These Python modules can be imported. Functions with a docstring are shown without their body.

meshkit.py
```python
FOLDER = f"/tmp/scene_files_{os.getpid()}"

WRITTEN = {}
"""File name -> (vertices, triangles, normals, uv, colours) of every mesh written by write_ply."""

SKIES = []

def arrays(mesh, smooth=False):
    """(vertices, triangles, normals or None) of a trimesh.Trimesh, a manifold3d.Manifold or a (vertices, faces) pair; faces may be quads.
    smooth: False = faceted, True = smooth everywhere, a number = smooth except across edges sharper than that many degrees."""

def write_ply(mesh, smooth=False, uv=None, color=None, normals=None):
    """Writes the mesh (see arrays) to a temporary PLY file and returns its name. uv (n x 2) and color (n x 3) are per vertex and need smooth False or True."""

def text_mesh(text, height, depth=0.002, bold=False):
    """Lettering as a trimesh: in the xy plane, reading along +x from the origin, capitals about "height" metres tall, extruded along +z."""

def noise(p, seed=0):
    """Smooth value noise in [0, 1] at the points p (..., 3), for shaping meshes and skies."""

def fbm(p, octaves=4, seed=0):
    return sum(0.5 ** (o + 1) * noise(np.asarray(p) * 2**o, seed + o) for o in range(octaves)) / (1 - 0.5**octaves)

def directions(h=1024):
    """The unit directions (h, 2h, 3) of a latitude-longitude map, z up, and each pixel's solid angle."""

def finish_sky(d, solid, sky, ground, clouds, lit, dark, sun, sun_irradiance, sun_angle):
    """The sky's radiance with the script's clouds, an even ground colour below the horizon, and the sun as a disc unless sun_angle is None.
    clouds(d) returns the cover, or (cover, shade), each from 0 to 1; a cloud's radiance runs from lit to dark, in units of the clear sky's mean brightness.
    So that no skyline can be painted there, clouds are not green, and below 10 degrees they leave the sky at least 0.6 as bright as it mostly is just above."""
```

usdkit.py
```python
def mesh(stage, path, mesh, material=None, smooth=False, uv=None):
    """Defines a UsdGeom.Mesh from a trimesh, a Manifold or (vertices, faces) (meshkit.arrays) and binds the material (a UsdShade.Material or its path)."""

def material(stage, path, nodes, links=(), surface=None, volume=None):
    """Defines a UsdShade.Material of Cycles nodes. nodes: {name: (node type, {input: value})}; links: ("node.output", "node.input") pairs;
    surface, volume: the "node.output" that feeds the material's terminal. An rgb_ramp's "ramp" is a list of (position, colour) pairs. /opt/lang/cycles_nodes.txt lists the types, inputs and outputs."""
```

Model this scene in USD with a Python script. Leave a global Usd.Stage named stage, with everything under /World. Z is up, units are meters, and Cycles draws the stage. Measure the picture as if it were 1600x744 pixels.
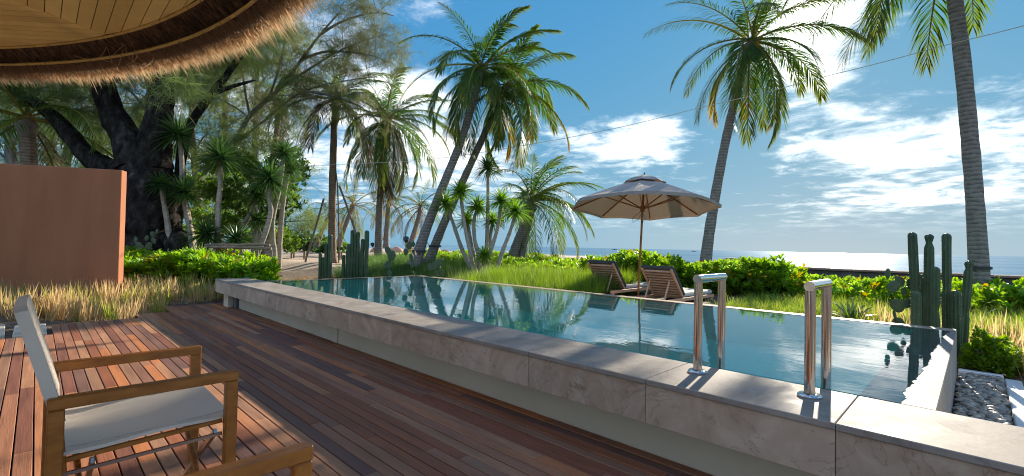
import math, numpy as np, trimesh, usdkit, meshkit
from pxr import Usd, UsdGeom, UsdLux, UsdShade, Gf, Sdf, Vt

stage = Usd.Stage.CreateInMemory()
UsdGeom.SetStageUpAxis(stage, 'Z'); UsdGeom.SetStageMetersPerUnit(stage, 1.0)
UsdGeom.Xform.Define(stage, '/World')
UsdGeom.Scope.Define(stage, '/World/Looks')
rnd = np.random.default_rng(7)
PI = math.pi

# ------------------------------------------------------------------ camera
# The pool runs along X, the sea lies towards +Y. The viewer stands at the origin, turned 45 degrees to the left of +Y.
SY, CY = 0.71174, 0.70244
PITCH, ROLL = 0.017518, -0.019803
def at(right, fwd, z=0.0):
    return np.array([SY * right - CY * fwd, CY * right + SY * fwd, z])
cam = UsdGeom.Camera.Define(stage, '/World/camera')
cp, sp, cr, sr = math.cos(PITCH), math.sin(PITCH), math.cos(ROLL), math.sin(ROLL)
_r, _f, _u = np.array([cr, sr * sp, -sr * cp]), np.array([0, cp, sp]), np.array([sr, -cr * sp, cr * cp])
_w = lambda v: at(v[0], v[1], v[2])
R_, F_, U_ = _w(_r), _w(_f), _w(_u)
cam.AddTransformOp().Set(Gf.Matrix4d(*R_, 0, *U_, 0, *(-F_), 0, 0, 0, 1.2, 1))
cam.CreateHorizontalApertureAttr(36.0); cam.CreateVerticalApertureAttr(36.0 * 476 / 1024)
cam.CreateFocalLengthAttr(16.514)
cam.CreateClippingRangeAttr((0.05, 60000.0))
EXPOSURE = 2.5
cam.CreateExposureAttr(EXPOSURE)

# ------------------------------------------------------------------ sky and sun
SUN_EL, SUN_AZ = math.radians(21.0), math.radians(-10.3)      # azimuth from +Y towards +X
SUN = np.array([math.cos(SUN_EL) * math.sin(SUN_AZ), math.cos(SUN_EL) * math.cos(SUN_AZ), math.sin(SUN_EL)])
SKY_STRENGTH, SUN_INTENSITY = 0.1, 0.5
sunlight = UsdLux.DistantLight.Define(stage, '/World/sun')
sunlight.CreateIntensityAttr(SUN_INTENSITY); sunlight.CreateAngleAttr(0.55); sunlight.CreateNormalizeAttr(True)
sunlight.CreateColorAttr(Gf.Vec3f(1.0, 0.90, 0.74))
zax = SUN; xax = np.cross([0, 0, 1.0], zax); xax /= np.linalg.norm(xax); yax = np.cross(zax, xax)
sunlight.AddTransformOp().Set(Gf.Matrix4d(*xax, 0, *yax, 0, *zax, 0, 0, 0, 0, 1))

def sky_material():
    n = {'tc': ('texture_coordinate', {}), 'sep': ('separate_xyz', {}),
         'sky': ('sky_texture', {'sky_type': 'single_scattering', 'sun_disc': False, 'sun_elevation': SUN_EL, 'sun_rotation': SUN_AZ,
                                 'altitude': 0.0, 'air_density': 1.0, 'aerosol_density': 0.12, 'ozone_density': 2.0}),
         'rgb': ('separate_color', {}), 'pr': ('math', {'math_type': 'power', 'value2': 1.05}), 'pg': ('math', {'math_type': 'power', 'value2': 0.36}), 'pb': ('math', {'math_type': 'power', 'value2': 0.02}),
         'kr': ('math', {'math_type': 'multiply', 'value2': SKY_RGB[0]}), 'kg': ('math', {'math_type': 'multiply', 'value2': SKY_RGB[1]}), 'kb': ('math', {'math_type': 'multiply', 'value2': SKY_RGB[2]}),
         'tone': ('combine_color', {}),
         'zz': ('math', {'math_type': 'add', 'value2': 0.10}), 'zc': ('math', {'math_type': 'maximum', 'value2': 0.06}),
         'dx': ('math', {'math_type': 'divide'}), 'dy': ('math', {'math_type': 'divide'}), 'pl': ('combine_xyz', {'z': 0.0})}
    l = [('tc.generated', 'sep.vector'), ('sep.z', 'zz.value1'), ('zz.value', 'zc.value1'), ('sep.x', 'dx.value1'), ('zc.value', 'dx.value2'),
         ('sep.y', 'dy.value1'), ('zc.value', 'dy.value2'), ('dx.value', 'pl.x'), ('dy.value', 'pl.y'), ('sky.color', 'rgb.color'), ('rgb.g', 'pr.value1'), ('rgb.g', 'pg.value1'), ('rgb.g', 'pb.value1'), ('pr.value', 'kr.value1'), ('pg.value', 'kg.value1'), ('pb.value', 'kb.value1'),
          ('kr.value', 'tone.r'), ('kg.value', 'tone.g'), ('kb.value', 'tone.b')]
    n['big'] = ('noise_texture', {'scale': 0.9, 'detail': 3.0, 'roughness': 0.5, 'dimensions': '3D'})
    n['fine'] = ('noise_texture', {'scale': 3.4, 'detail': 12.0, 'roughness': 0.66, 'distortion': 0.35})
    l += [('pl.vector', 'big.vector'), ('pl.vector', 'fine.vector')]
    # banks of cloud: direction, half width, half height, weight (negative ones clear the raised cover in view)
    banks = [((-0.135, 0.975, 0.169), 0.17, 0.05, 0.23), ((-0.199, 0.905, 0.376), 0.15, 0.15, 0.36), ((-0.524, 0.822, 0.225), 0.22, 0.07, 0.26),
             ((-0.884, 0.397, 0.24), 0.34, 0.15, 0.14), ((-0.10, 0.985, 0.095), 0.36, 0.035, 0.16), ((0.03, 0.985, 0.17), 0.08, 0.03, 0.14),
             ((-0.798, 0.511, 0.30), 0.16, 0.06, 0.2), ((-0.03, 0.979, 0.20), 0.10, 0.03, 0.12), ((-0.787, 0.604, 0.17), 0.24, 0.08, 0.11),
             ((-0.55, 0.72, 0.44), 0.42, 0.30, -0.38), ((-0.02, 0.93, 0.36), 0.20, 0.16, -0.30), ((-0.35, 0.93, 0.12), 0.30, 0.08, -0.20), ((-0.33, 0.91, 0.24), 0.12, 0.10, -0.24)]
    prev = None
    for i, (c, w, h, a) in enumerate(banks):
        n[f'm{i}'] = ('mapping', {'mapping_type': 'point', 'location': (-c[0] / w, -c[1] / w, -c[2] / h), 'scale': (1 / w, 1 / w, 1 / h)})
        n[f'g{i}'] = ('gradient_texture', {'gradient_type': 'spherical'})
        n[f'a{i}'] = ('math', {'math_type': 'multiply_add', 'value2': a * 1.35, 'value3': 0.0})
        l += [('tc.generated', f'm{i}.vector'), (f'm{i}.vector', f'g{i}.vector'), (f'g{i}.fac', f'a{i}.value1')]
        if prev: l.append((prev, f'a{i}.value3'))
        prev = f'a{i}.value'
    n['b1'] = ('math', {'math_type': 'multiply_add', 'value2': 0.50, 'value3': -0.085})  # overall cover raised: added clouds out of view give fill light
    n['sum'] = ('math', {'math_type': 'add'}); n['sum2'] = ('math', {'math_type': 'add'})
    n['cover'] = ('map_range', {'range_type': 'smoothstep', 'from_min': 0.57, 'from_max': 1.30, 'to_min': 0.0, 'to_max': 0.90, 'clamp': True})
    n['rise'] = ('map_range', {'range_type': 'smoothstep', 'from_min': 0.02, 'from_max': 0.11, 'to_min': 0.0, 'to_max': 1.0, 'clamp': True}); n['cv'] = ('math', {'math_type': 'multiply'})
    n['capped'] = ('math', {'math_type': 'minimum', 'value2': 0.36})
    l += [('big.fac', 'b1.value1'), ('b1.value', 'sum.value1'), ('fine.fac', 'sum.value2'), ('sum.value', 'sum2.value1'), (prev, 'capped.value1'), ('capped.value', 'sum2.value2'), ('sum2.value', 'cover.value')]
    # clouds are brighter towards the sun
    n['dot'] = ('normal', {'direction': tuple(SUN)})
    n['sd'] = ('combine_xyz', {'x': float(SUN[0]), 'y': float(SUN[1]), 'z': float(SUN[2])})
    n['sub'] = ('mix_color', {'blend_type': 'multiply', 'fac': 1.0, 'use_clamp': False, 'use_clamp_result': False})
    n['sep2'] = ('separate_xyz', {}); n['d1'] = ('math', {'math_type': 'add'}); n['d2'] = ('math', {'math_type': 'add', 'use_clamp': True})
    n['pw'] = ('math', {'math_type': 'power', 'value2': 9.0}); n['br'] = ('math', {'math_type': 'multiply_add', 'value2': CLOUD_NEAR, 'value3': CLOUD})
    n['cc'] = ('hsv', {'color': (1.0, 0.945, 0.86), 'value': 1.0})  # warm cloud tint added to warm the ambient light
    del n['dot']
    l += [('tc.generated', 'sub.a'), ('sd.vector', 'sub.b'), ('sub.result', 'sep2.vector'), ('sep2.x', 'd1.value1'), ('sep2.y', 'd1.value2'), ('d1.value', 'd2.value1'),
          ('sep2.z', 'd2.value2'), ('d2.value', 'pw.value1'), ('pw.value', 'br.value1'), ('br.value', 'cc.value')]
    n['mixc'] = ('mix_color', {'blend_type': 'mix', 'use_clamp': False, 'use_clamp_result': False})
    n['bg'] = ('background_shader', {'strength': SKY_STRENGTH})
    l += [('sep.z', 'rise.value'), ('rise.result', 'cv.value1'), ('cover.result', 'cv.value2'), ('cv.value', 'mixc.fac'), ('tone.color', 'mixc.a'), ('cc.color', 'mixc.b'), ('mixc.result', 'bg.color')]
    return usdkit.material(stage, '/World/Looks/sky_look', n, l, surface='bg.background')
SKY_RGB = (0.049, 0.405, 1.13)     # the camera's rendering of the clear sky
CLOUD, CLOUD_NEAR = 6.6, 1.5  # cloud brightness raised to add ambient fill
dome = UsdLux.DomeLight.Define(stage, '/World/sky')
UsdShade.MaterialBindingAPI.Apply(dome.GetPrim()).Bind(sky_material())
dome.GetPrim().SetCustomDataByKey('kind', 'structure')

# ------------------------------------------------------------------ helpers: naming, meshes, materials
used = {}
def numbered(parent, name):
    k = (parent, name); used[k] = used.get(k, -1) + 1
    return f'{parent}/{name}' + (f'_{used[k]:03d}' if used[k] else '')
def tag(prim, label=None, cat=None, group=None, kind=None):
    for k, v in (('label', label), ('category', cat), ('group', group), ('kind', kind)):
        if v: prim.SetCustomDataByKey(k, v)
    return prim
def thing(name, label, cat, loc=(0, 0, 0), rotz=0.0, group=None, kind=None):
    x = UsdGeom.Xform.Define(stage, numbered('/World', name))
    x.AddTranslateOp().Set(Gf.Vec3d(*map(float, loc)))
    if rotz: x.AddRotateZOp().Set(math.degrees(rotz))
    return tag(x.GetPrim(), label, cat, group, kind)
def part(parent, name, mesh, mat, smooth=False, label=None, kind=None, uv=None):
    base = str(parent.GetPath()) if hasattr(parent, 'GetPath') else parent
    if isinstance(mesh, MB): mesh = mesh.get()
    m = usdkit.mesh(stage, numbered(base, name), mesh, M[mat] if isinstance(mat, str) else mat, smooth=smooth, uv=uv)
    return tag(m.GetPrim(), label, None, None, kind)
def struct(name, mesh, mat, smooth=False, kind='structure', label=None, cat=None):
    p = part('/World', name, mesh, mat, smooth); return tag(p, label, cat, None, kind)
def copy_of(src, loc, label, rotz=0.0):
    d = src.GetCustomData()
    x = UsdGeom.Xform.Define(stage, numbered('/World', src.GetName()))
    x.GetPrim().GetReferences().AddInternalReference(src.GetPath())
    x.GetPrim().SetInstanceable(True)
    x.ClearXformOpOrder() if False else None
    x.GetPrim().GetAttribute('xformOp:translate').Set(Gf.Vec3d(*map(float, loc)))
    if x.GetPrim().GetAttribute('xformOp:rotateZ'): x.GetPrim().GetAttribute('xformOp:rotateZ').Set(math.degrees(rotz))
    return tag(x.GetPrim(), label, d.get('category'), d.get('group'))

def cn(x): return 2.0 * np.asarray(x) - 1.0
def nrm(v):
    v = np.asarray(v, float); return v / np.maximum(np.linalg.norm(v, axis=-1, keepdims=True), 1e-9)
class MB:
    def __init__(s): s.v, s.f, s.n = [], [], 0
    def add(s, v, f):
        v, f = np.asarray(v, float), np.asarray(f, int)
        if f.shape[1] == 4: f = np.vstack([f[:, [0, 1, 2]], f[:, [0, 2, 3]]])
        s.v.append(v); s.f.append(f + s.n); s.n += len(v); return s
    def mesh(s, m): return s.add(m.vertices, m.faces)
    def box(s, lo, hi, bevel=0.0):
        lo, hi = np.array(lo, float), np.array(hi, float)
        if bevel:
            b = trimesh.creation.box(hi - lo - 2 * bevel); pts = []
            for ax in range(3):
                for sgn in (-1, 1):
                    q = np.array(b.vertices); q[:, ax] += sgn * bevel; pts.append(q)
            hull = trimesh.convex.convex_hull(np.vstack(pts)); hull.apply_translation((lo + hi) / 2); return s.mesh(hull)
        b = trimesh.creation.box(hi - lo); b.apply_translation((lo + hi) / 2); return s.mesh(b)
    def bar(s, a, b, w, h, up=(0, 0, 1), bevel=0.0):
        a, b = np.array(a, float), np.array(b, float); L = np.linalg.norm(b - a); z = (b - a) / L
        x = np.cross(up, z); x = x / np.linalg.norm(x) if np.linalg.norm(x) > 1e-6 else np.array([1., 0, 0]); y = np.cross(z, x)
        t = MB().box((-w / 2, -h / 2, 0), (w / 2, h / 2, L), bevel).get(); T = np.eye(4); T[:3, 0], T[:3, 1], T[:3, 2], T[:3, 3] = x, y, z, a
        return s.add(trimesh.transform_points(t[0], T), t[1])
    def tube(s, pts, rad, n=8, cap=True):
        pts = np.asarray(pts, float); rad = np.broadcast_to(np.asarray(rad, float), len(pts))
        t = nrm(np.gradient(pts, axis=0)); ref = np.array([0, 0, 1.0]) if abs(t[0][2]) < .9 else np.array([1.0, 0, 0])
        u = nrm(np.cross(t, ref)); 
        for i in range(1, len(u)):
            q = u[i - 1] - t[i] * (u[i - 1] @ t[i]); u[i] = q / max(np.linalg.norm(q), 1e-9)
        w = np.cross(t, u); a = np.arange(n) * 2 * PI / n
        v = (pts[:, None] + rad[:, None, None] * (np.cos(a)[None, :, None] * u[:, None] + np.sin(a)[None, :, None] * w[:, None])).reshape(-1, 3)
        i, j = np.meshgrid(np.arange(len(pts) - 1), np.arange(n), indexing='ij'); i, j = i.ravel(), j.ravel(); k = (j + 1) % n
        f = np.stack([i * n + j, i * n + k, (i + 1) * n + k, (i + 1) * n + j], 1)
        s.add(v, f)
        if cap:
            e = len(v); s.n -= 0
            base = s.n - len(v)
            s.v.append(np.array([pts[0], pts[-1]])); jj = np.arange(n); kk = (jj + 1) % n
            f2 = np.vstack([np.stack([np.full(n, e), kk, jj], 1), np.stack([np.full(n, e + 1), (len(pts) - 1) * n + jj, (len(pts) - 1) * n + kk], 1)])
            s.f.append(f2 + base); s.n += 2
        return s
    def get(s): return np.vstack(s.v), np.vstack(s.f)
def smooth_path(pts, n):
    pts = np.asarray(pts, float)
    if len(pts) < 3: return np.array([pts[0] + (pts[-1] - pts[0]) * t for t in np.linspace(0, 1, n)])
    from scipy.interpolate import CubicSpline, PchipInterpolator
    d = np.r_[0, np.cumsum(np.linalg.norm(np.diff(pts, axis=0), axis=1))]
    return PchipInterpolator(d, pts)(np.linspace(0, d[-1], n))

M = {}
def look(name, nodes, links, surface):
    M[name] = usdkit.material(stage, '/World/Looks/' + name, nodes, links, surface=surface); return M[name]
def surf(name, stops, scale=4.0, rough=0.6, bump=0.0, bscale=None, stretch=(1, 1, 1), detail=6.0, distortion=0.0, metallic=0.0, spec=0.5, coord='geometry.position', rvar=0.0, sheen=0.0, bdist=0.02, rotz=0.0, veins=0.0):
    n = {'geo': ('geometry', {}), 'map': ('mapping', {'scale': tuple(stretch), 'rotation': (0, 0, rotz)}), 'noi': ('noise_texture', {'scale': scale, 'detail': detail, 'roughness': 0.6, 'distortion': distortion}),
         'ramp': ('rgb_ramp', {'ramp': stops}), 'p': ('principled_bsdf', {'roughness': rough, 'metallic': metallic, 'specular_ior_level': spec, 'sheen_weight': sheen})}
    l = [('geo.position', 'map.vector'), ('map.vector', 'noi.vector'), ('noi.fac', 'ramp.fac'), ('ramp.color', 'p.base_color')]
    if bump:
        n['bn'] = ('noise_texture', {'scale': bscale or scale * 4, 'detail': 8.0, 'roughness': 0.65}); n['b'] = ('bump', {'strength': bump, 'distance': bdist})
        l += [('map.vector', 'bn.vector'), ('bn.fac', 'b.height'), ('b.normal', 'p.normal')]
    if veins:       # thin darker veins and a few lighter ones, as in cut limestone
        n['vn'] = ('noise_texture', {'scale': 1.5, 'detail': 7.0, 'roughness': 0.6, 'distortion': 1.8}); n['va'] = ('math', {'math_type': 'subtract', 'value2': 0.5}); n['vb'] = ('math', {'math_type': 'absolute'})
        n['vr'] = ('map_range', {'from_min': 0.0, 'from_max': 0.009, 'to_min': veins, 'to_max': 0.0, 'clamp': True}); n['vm'] = ('mix_color', {'b': (0.13, 0.095, 0.07)})
        n['pit'] = ('noise_texture', {'scale': 42.0, 'detail': 3.0}); n['pr_'] = ('map_range', {'from_min': 0.70, 'from_max': 0.76, 'to_min': 0.0, 'to_max': 0.55, 'clamp': True}); n['vm2'] = ('mix_color', {'b': (0.14, 0.105, 0.08)})
        l = [x for x in l if x != ('ramp.color', 'p.base_color')] + [('map.vector', 'vn.vector'), ('vn.fac', 'va.value1'), ('va.value', 'vb.value1'), ('vb.value', 'vr.value'), ('vr.result', 'vm.fac'), ('ramp.color', 'vm.a'),
             ('geo.position', 'pit.vector'), ('pit.fac', 'pr_.value'), ('pr_.result', 'vm2.fac'), ('vm.result', 'vm2.a'), ('vm2.result', 'p.base_color')]
    if rvar:
        n['rm'] = ('map_range', {'from_min': 0.3, 'from_max': 0.7, 'to_min': rough - rvar, 'to_max': rough + rvar, 'clamp': True}); l += [('noi.fac', 'rm.value'), ('rm.result', 'p.roughness')]
    return look(name, n, l, 'p.BSDF')
def leaf(name, c1, c2, trans=0.35, rough=0.45, tcol=None, spec=0.5):
    """Leaf colour varies from leaf to leaf; light shines through."""
    n = {'geo': ('geometry', {}), 'ramp': ('rgb_ramp', {'ramp': [(0.0, c1), (1.0, c2)]}), 'p': ('principled_bsdf', {'roughness': rough, 'specular_ior_level': spec}),
         'tint': ('hsv', {'hue': 0.485, 'saturation': 1.1, 'value': 1.6, 'fac': 1.0}), 't': ('translucent_bsdf', {}), 'mx': ('mix_closure', {'fac': trans})}
    l = [('geo.random_per_island', 'ramp.fac'), ('ramp.color', 'p.base_color'), ('ramp.color', 'tint.color'), ('tint.color', 't.color'), ('p.BSDF', 'mx.closure1'), ('t.BSDF', 'mx.closure2')]
    return look(name, n, l, 'mx.closure')
def frond_look(name, c1, c2, rachis, tip, tipw=0.3, trans=0.35):
    n = {'geo': ('geometry', {}), 'at': ('attribute', {'attribute': 'st'}), 'sx': ('separate_xyz', {}), 'ramp': ('rgb_ramp', {'ramp': [(0.0, c1), (1.0, c2)]}),
         'tm': ('map_range', {'from_min': 0.55, 'from_max': 1.0, 'to_min': 0.0, 'to_max': tipw, 'clamp': True}),
         'm1': ('mix_color', {'b': tip}), 'm2': ('mix_color', {'b': rachis}), 'p': ('principled_bsdf', {'roughness': 0.5, 'specular_ior_level': 0.25}), 'inv': ('math', {'math_type': 'subtract', 'value1': 1.0}),
         'tint': ('hsv', {'hue': 0.485, 'saturation': 1.1, 'value': 1.6, 'fac': 1.0}), 't': ('translucent_bsdf', {}), 'mx': ('mix_closure', {'fac': trans})}
    l = [('geo.random_per_island', 'ramp.fac'), ('at.vector', 'sx.vector'), ('sx.x', 'tm.value'), ('tm.result', 'm1.fac'), ('ramp.color', 'm1.a'), ('sx.y', 'inv.value2'), ('inv.value', 'm2.fac'), ('m1.result', 'm2.a'),
         ('m2.result', 'p.base_color'), ('m2.result', 'tint.color'), ('tint.color', 't.color'), ('p.BSDF', 'mx.closure1'), ('t.BSDF', 'mx.closure2')]
    return look(name, n, l, 'mx.closure')

# colours (base colours of the things; limestone also offsets sun and shade)
surf('soil', [(0.3, (0.06, 0.042, 0.028)), (0.5, (0.13, 0.09, 0.06)), (0.7, (0.22, 0.16, 0.11))], scale=7, rough=0.95, bump=0.8, bscale=30)
surf('sand', [(0.3, (0.36, 0.26, 0.19)), (0.55, (0.50, 0.38, 0.29)), (0.75, (0.58, 0.46, 0.36))], scale=1.2, rough=0.95, bump=0.7, bscale=9, bdist=0.05)
surf('beach_sand', [(0.3, (0.16, 0.10, 0.075)), (0.5, (0.30, 0.19, 0.14)), (0.7, (0.42, 0.30, 0.23))], scale=0.25, rough=0.95, bump=0.6, bscale=2.5, bdist=0.3)
surf('rock', [(0.3, (0.10, 0.055, 0.04)), (0.6, (0.27, 0.155, 0.11)), (0.8, (0.36, 0.24, 0.18))], scale=0.6, rough=0.9, bump=0.8, bscale=3)
surf('orange_rock', [(0.3, (0.30, 0.15, 0.09)), (0.6, (0.50, 0.28, 0.17)), (0.8, (0.58, 0.38, 0.26))], scale=0.9, rough=0.9, bump=0.8, bscale=3)
surf('terracotta', [(0.22, (0.24, 0.082, 0.032)), (0.42, (0.285, 0.098, 0.037)), (0.55, (0.305, 0.107, 0.042)), (0.78, (0.355, 0.132, 0.055))], scale=2.8, rough=0.88, bump=0.18, bscale=30, bdist=0.012, stretch=(1, 1, 0.20), detail=11)
WOODS = [(0.17, 0.10, 0.075), (0.15, 0.062, 0.04), (0.24, 0.115, 0.07), (0.12, 0.055, 0.045), (0.19, 0.095, 0.068), (0.10, 0.058, 0.055), (0.17, 0.07, 0.042), (0.225, 0.125, 0.085), (0.14, 0.075, 0.062), (0.26, 0.11, 0.055)]
for i, c in enumerate(WOODS):
    c = np.array(c) * [1.78, 1.58, 1.26]
    surf(f'deck_wood_{i}', [(0.25, c * 0.62), (0.5, c), (0.62, c * 1.12), (0.8, c * 1.4)], scale=2.2, rough=0.6, bump=0.35, bscale=14, stretch=(0.7, 9, 9), detail=9, rvar=0.10, spec=0.25, bdist=0.006)
surf('deck_dark', [(0, (0.012, 0.01, 0.009)), (1, (0.02, 0.016, 0.013))], rough=0.9)
CEIL = [(0.66, 0.57, 0.21), (0.60, 0.505, 0.18), (0.70, 0.62, 0.24), (0.55, 0.46, 0.155), (0.64, 0.55, 0.21)]
for i, c in enumerate(CEIL):
    c = np.array(c)
    surf(f'ceiling_wood_{i}', [(0.3, c * 0.75), (0.5, c), (0.75, c * 1.2)], scale=1.6, rough=0.55, bump=0.1, bscale=12, stretch=(1.2, 1.2, 1.2), detail=7, distortion=0.6)
surf('teak', [(0.3, (0.22, 0.07, 0.010)), (0.5, (0.32, 0.108, 0.016)), (0.75, (0.42, 0.16, 0.028))], scale=9, rough=0.42, bump=0.15, bscale=30, stretch=(6, 1, 3), detail=8, bdist=0.004)
surf('weathered_teak', [(0.3, (0.40, 0.19, 0.095)), (0.5, (0.55, 0.29, 0.16)), (0.75, (0.64, 0.38, 0.24))], scale=8, rough=0.6, bump=0.2, bscale=30, stretch=(1, 5, 5), detail=8, bdist=0.004)
surf('limestone', [(0.25, (0.31, 0.22, 0.155)), (0.42, (0.43, 0.315, 0.225)), (0.55, (0.48, 0.36, 0.265)), (0.75, (0.59, 0.465, 0.36))], scale=2.6, rough=0.6, spec=0.04, veins=0.45, bump=0.12, bscale=26, detail=9, distortion=1.6, rvar=0.12, bdist=0.01)  # front panels: stone colour lifted and warmed to make up for shade
surf('limestone_sun_dimmed', [(0.25, (0.19, 0.158, 0.128)), (0.42, (0.26, 0.222, 0.186)), (0.55, (0.295, 0.255, 0.216)), (0.75, (0.38, 0.335, 0.29))], scale=2.6, rough=0.6, spec=0.04, veins=0.4, bump=0.12, bscale=26, detail=9, distortion=1.6, rvar=0.12, bdist=0.01)  # same stone, colour darkened to hold down the sunlit tops
surf('limestone_dark', [(0.25, (0.28, 0.195, 0.135)), (0.42, (0.385, 0.28, 0.20)), (0.55, (0.43, 0.325, 0.24)), (0.75, (0.54, 0.425, 0.33))], scale=3.1, rough=0.6, spec=0.04, veins=0.5, bump=0.12, bscale=26, detail=9, distortion=2.2, rvar=0.12, bdist=0.01)  # second panel tone, colour likewise lifted and warmed against shade
surf('concrete', [(0.3, (0.58, 0.49, 0.365)), (0.6, (0.64, 0.54, 0.405)), (0.8, (0.69, 0.585, 0.45))], scale=1.5, rough=0.8, bump=0.15, bscale=40, bdist=0.006)
surf('engraving', [(0, (0.26, 0.195, 0.15)), (1, (0.33, 0.25, 0.195))], rough=0.8)
surf('white_stone', [(0.3, (0.55, 0.53, 0.50)), (0.7, (0.72, 0.70, 0.66))], scale=5, rough=0.7, bump=0.2)
surf('fabric', [(0.3, (0.62, 0.51, 0.40)), (0.7, (0.70, 0.585, 0.465))], scale=3, rough=0.9, bump=0.7, bscale=260, sheen=0.2, bdist=0.002)
leaf('canvas', (0.50, 0.435, 0.38), (0.52, 0.455, 0.40), trans=0.22, rough=0.9, spec=0.1)
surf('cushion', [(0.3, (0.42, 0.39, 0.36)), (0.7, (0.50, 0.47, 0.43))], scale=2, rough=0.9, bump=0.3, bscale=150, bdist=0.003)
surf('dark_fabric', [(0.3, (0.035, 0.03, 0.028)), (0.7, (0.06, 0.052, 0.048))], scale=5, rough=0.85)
surf('steel', [(0, (0.62, 0.60, 0.57)), (1, (0.70, 0.68, 0.65))], scale=3, rough=0.10, metallic=1.0)
surf('aluminium', [(0, (0.50, 0.49, 0.45)), (1, (0.60, 0.58, 0.53))], scale=3, rough=0.28, metallic=1.0)
surf('grey_metal', [(0.3, (0.10, 0.10, 0.12)), (0.7, (0.16, 0.16, 0.18))], rough=0.45, metallic=0.6)
surf('black_metal', [(0, (0.015, 0.015, 0.016)), (1, (0.025, 0.025, 0.026))], rough=0.5)
surf('dark_bark', [(0.35, (0.010, 0.008, 0.007)), (0.52, (0.03, 0.025, 0.021)), (0.62, (0.055, 0.047, 0.04)), (0.75, (0.14, 0.125, 0.11))], scale=6, rough=0.95, bump=1.0, bscale=11, stretch=(1, 1, 0.5), bdist=0.14, spec=0.08)
surf('grey_bark', [(0.3, (0.09, 0.075, 0.06)), (0.55, (0.17, 0.14, 0.115)), (0.75, (0.27, 0.23, 0.19))], scale=5, rough=0.95, bump=0.8, bscale=14, stretch=(1, 1, 0.35), bdist=0.05)
surf('pale_stem', [(0.3, (0.22, 0.175, 0.13)), (0.55, (0.35, 0.29, 0.22)), (0.75, (0.45, 0.39, 0.31))], scale=8, rough=0.9, bump=0.6, bscale=26, stretch=(1, 1, 2.5), bdist=0.02)
surf('bamboo', [(0.3, (0.12, 0.085, 0.055)), (0.7, (0.25, 0.19, 0.13))], scale=6, rough=0.75, bump=0.3)
surf('straw_thatch', [(0.3, (0.07, 0.052, 0.034)), (0.5, (0.12, 0.09, 0.058)), (0.75, (0.22, 0.17, 0.11))], scale=18, rough=0.85)
surf('cactus', [(0.3, (0.026, 0.046, 0.018)), (0.6, (0.045, 0.078, 0.03)), (0.8, (0.07, 0.11, 0.045))], scale=6, rough=0.5, bump=0.3, bscale=60)
surf('cactus_spine', [(0, (0.20, 0.18, 0.10)), (1, (0.34, 0.29, 0.17))], rough=0.7)
surf('prickly_pear', [(0.3, (0.03, 0.052, 0.018)), (0.6, (0.05, 0.08, 0.028)), (0.8, (0.08, 0.115, 0.045))], scale=14, rough=0.55, bump=0.3, bscale=60)
surf('rope', [(0, (0.42, 0.36, 0.22)), (1, (0.56, 0.50, 0.34))], rough=0.8)
surf('seawall_stone', [(0.3, (0.055, 0.05, 0.045)), (0.6, (0.12, 0.105, 0.09)), (0.8, (0.18, 0.16, 0.14))], scale=2.5, rough=0.9, bump=0.8, bscale=9, bdist=0.05)
PEB = [(0.31, 0.26, 0.20), (0.23, 0.20, 0.16), (0.37, 0.32, 0.25), (0.17, 0.15, 0.13), (0.34, 0.27, 0.19)]
for i, c in enumerate(PEB): surf(f'pebble_{i}', [(0.3, np.array(c) * 0.8), (0.7, np.array(c) * 1.15)], scale=30, rough=0.55)
leaf('hedge_leaf', (0.17, 0.33, 0.03), (0.34, 0.54, 0.07), trans=0.5, rough=0.34)
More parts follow.
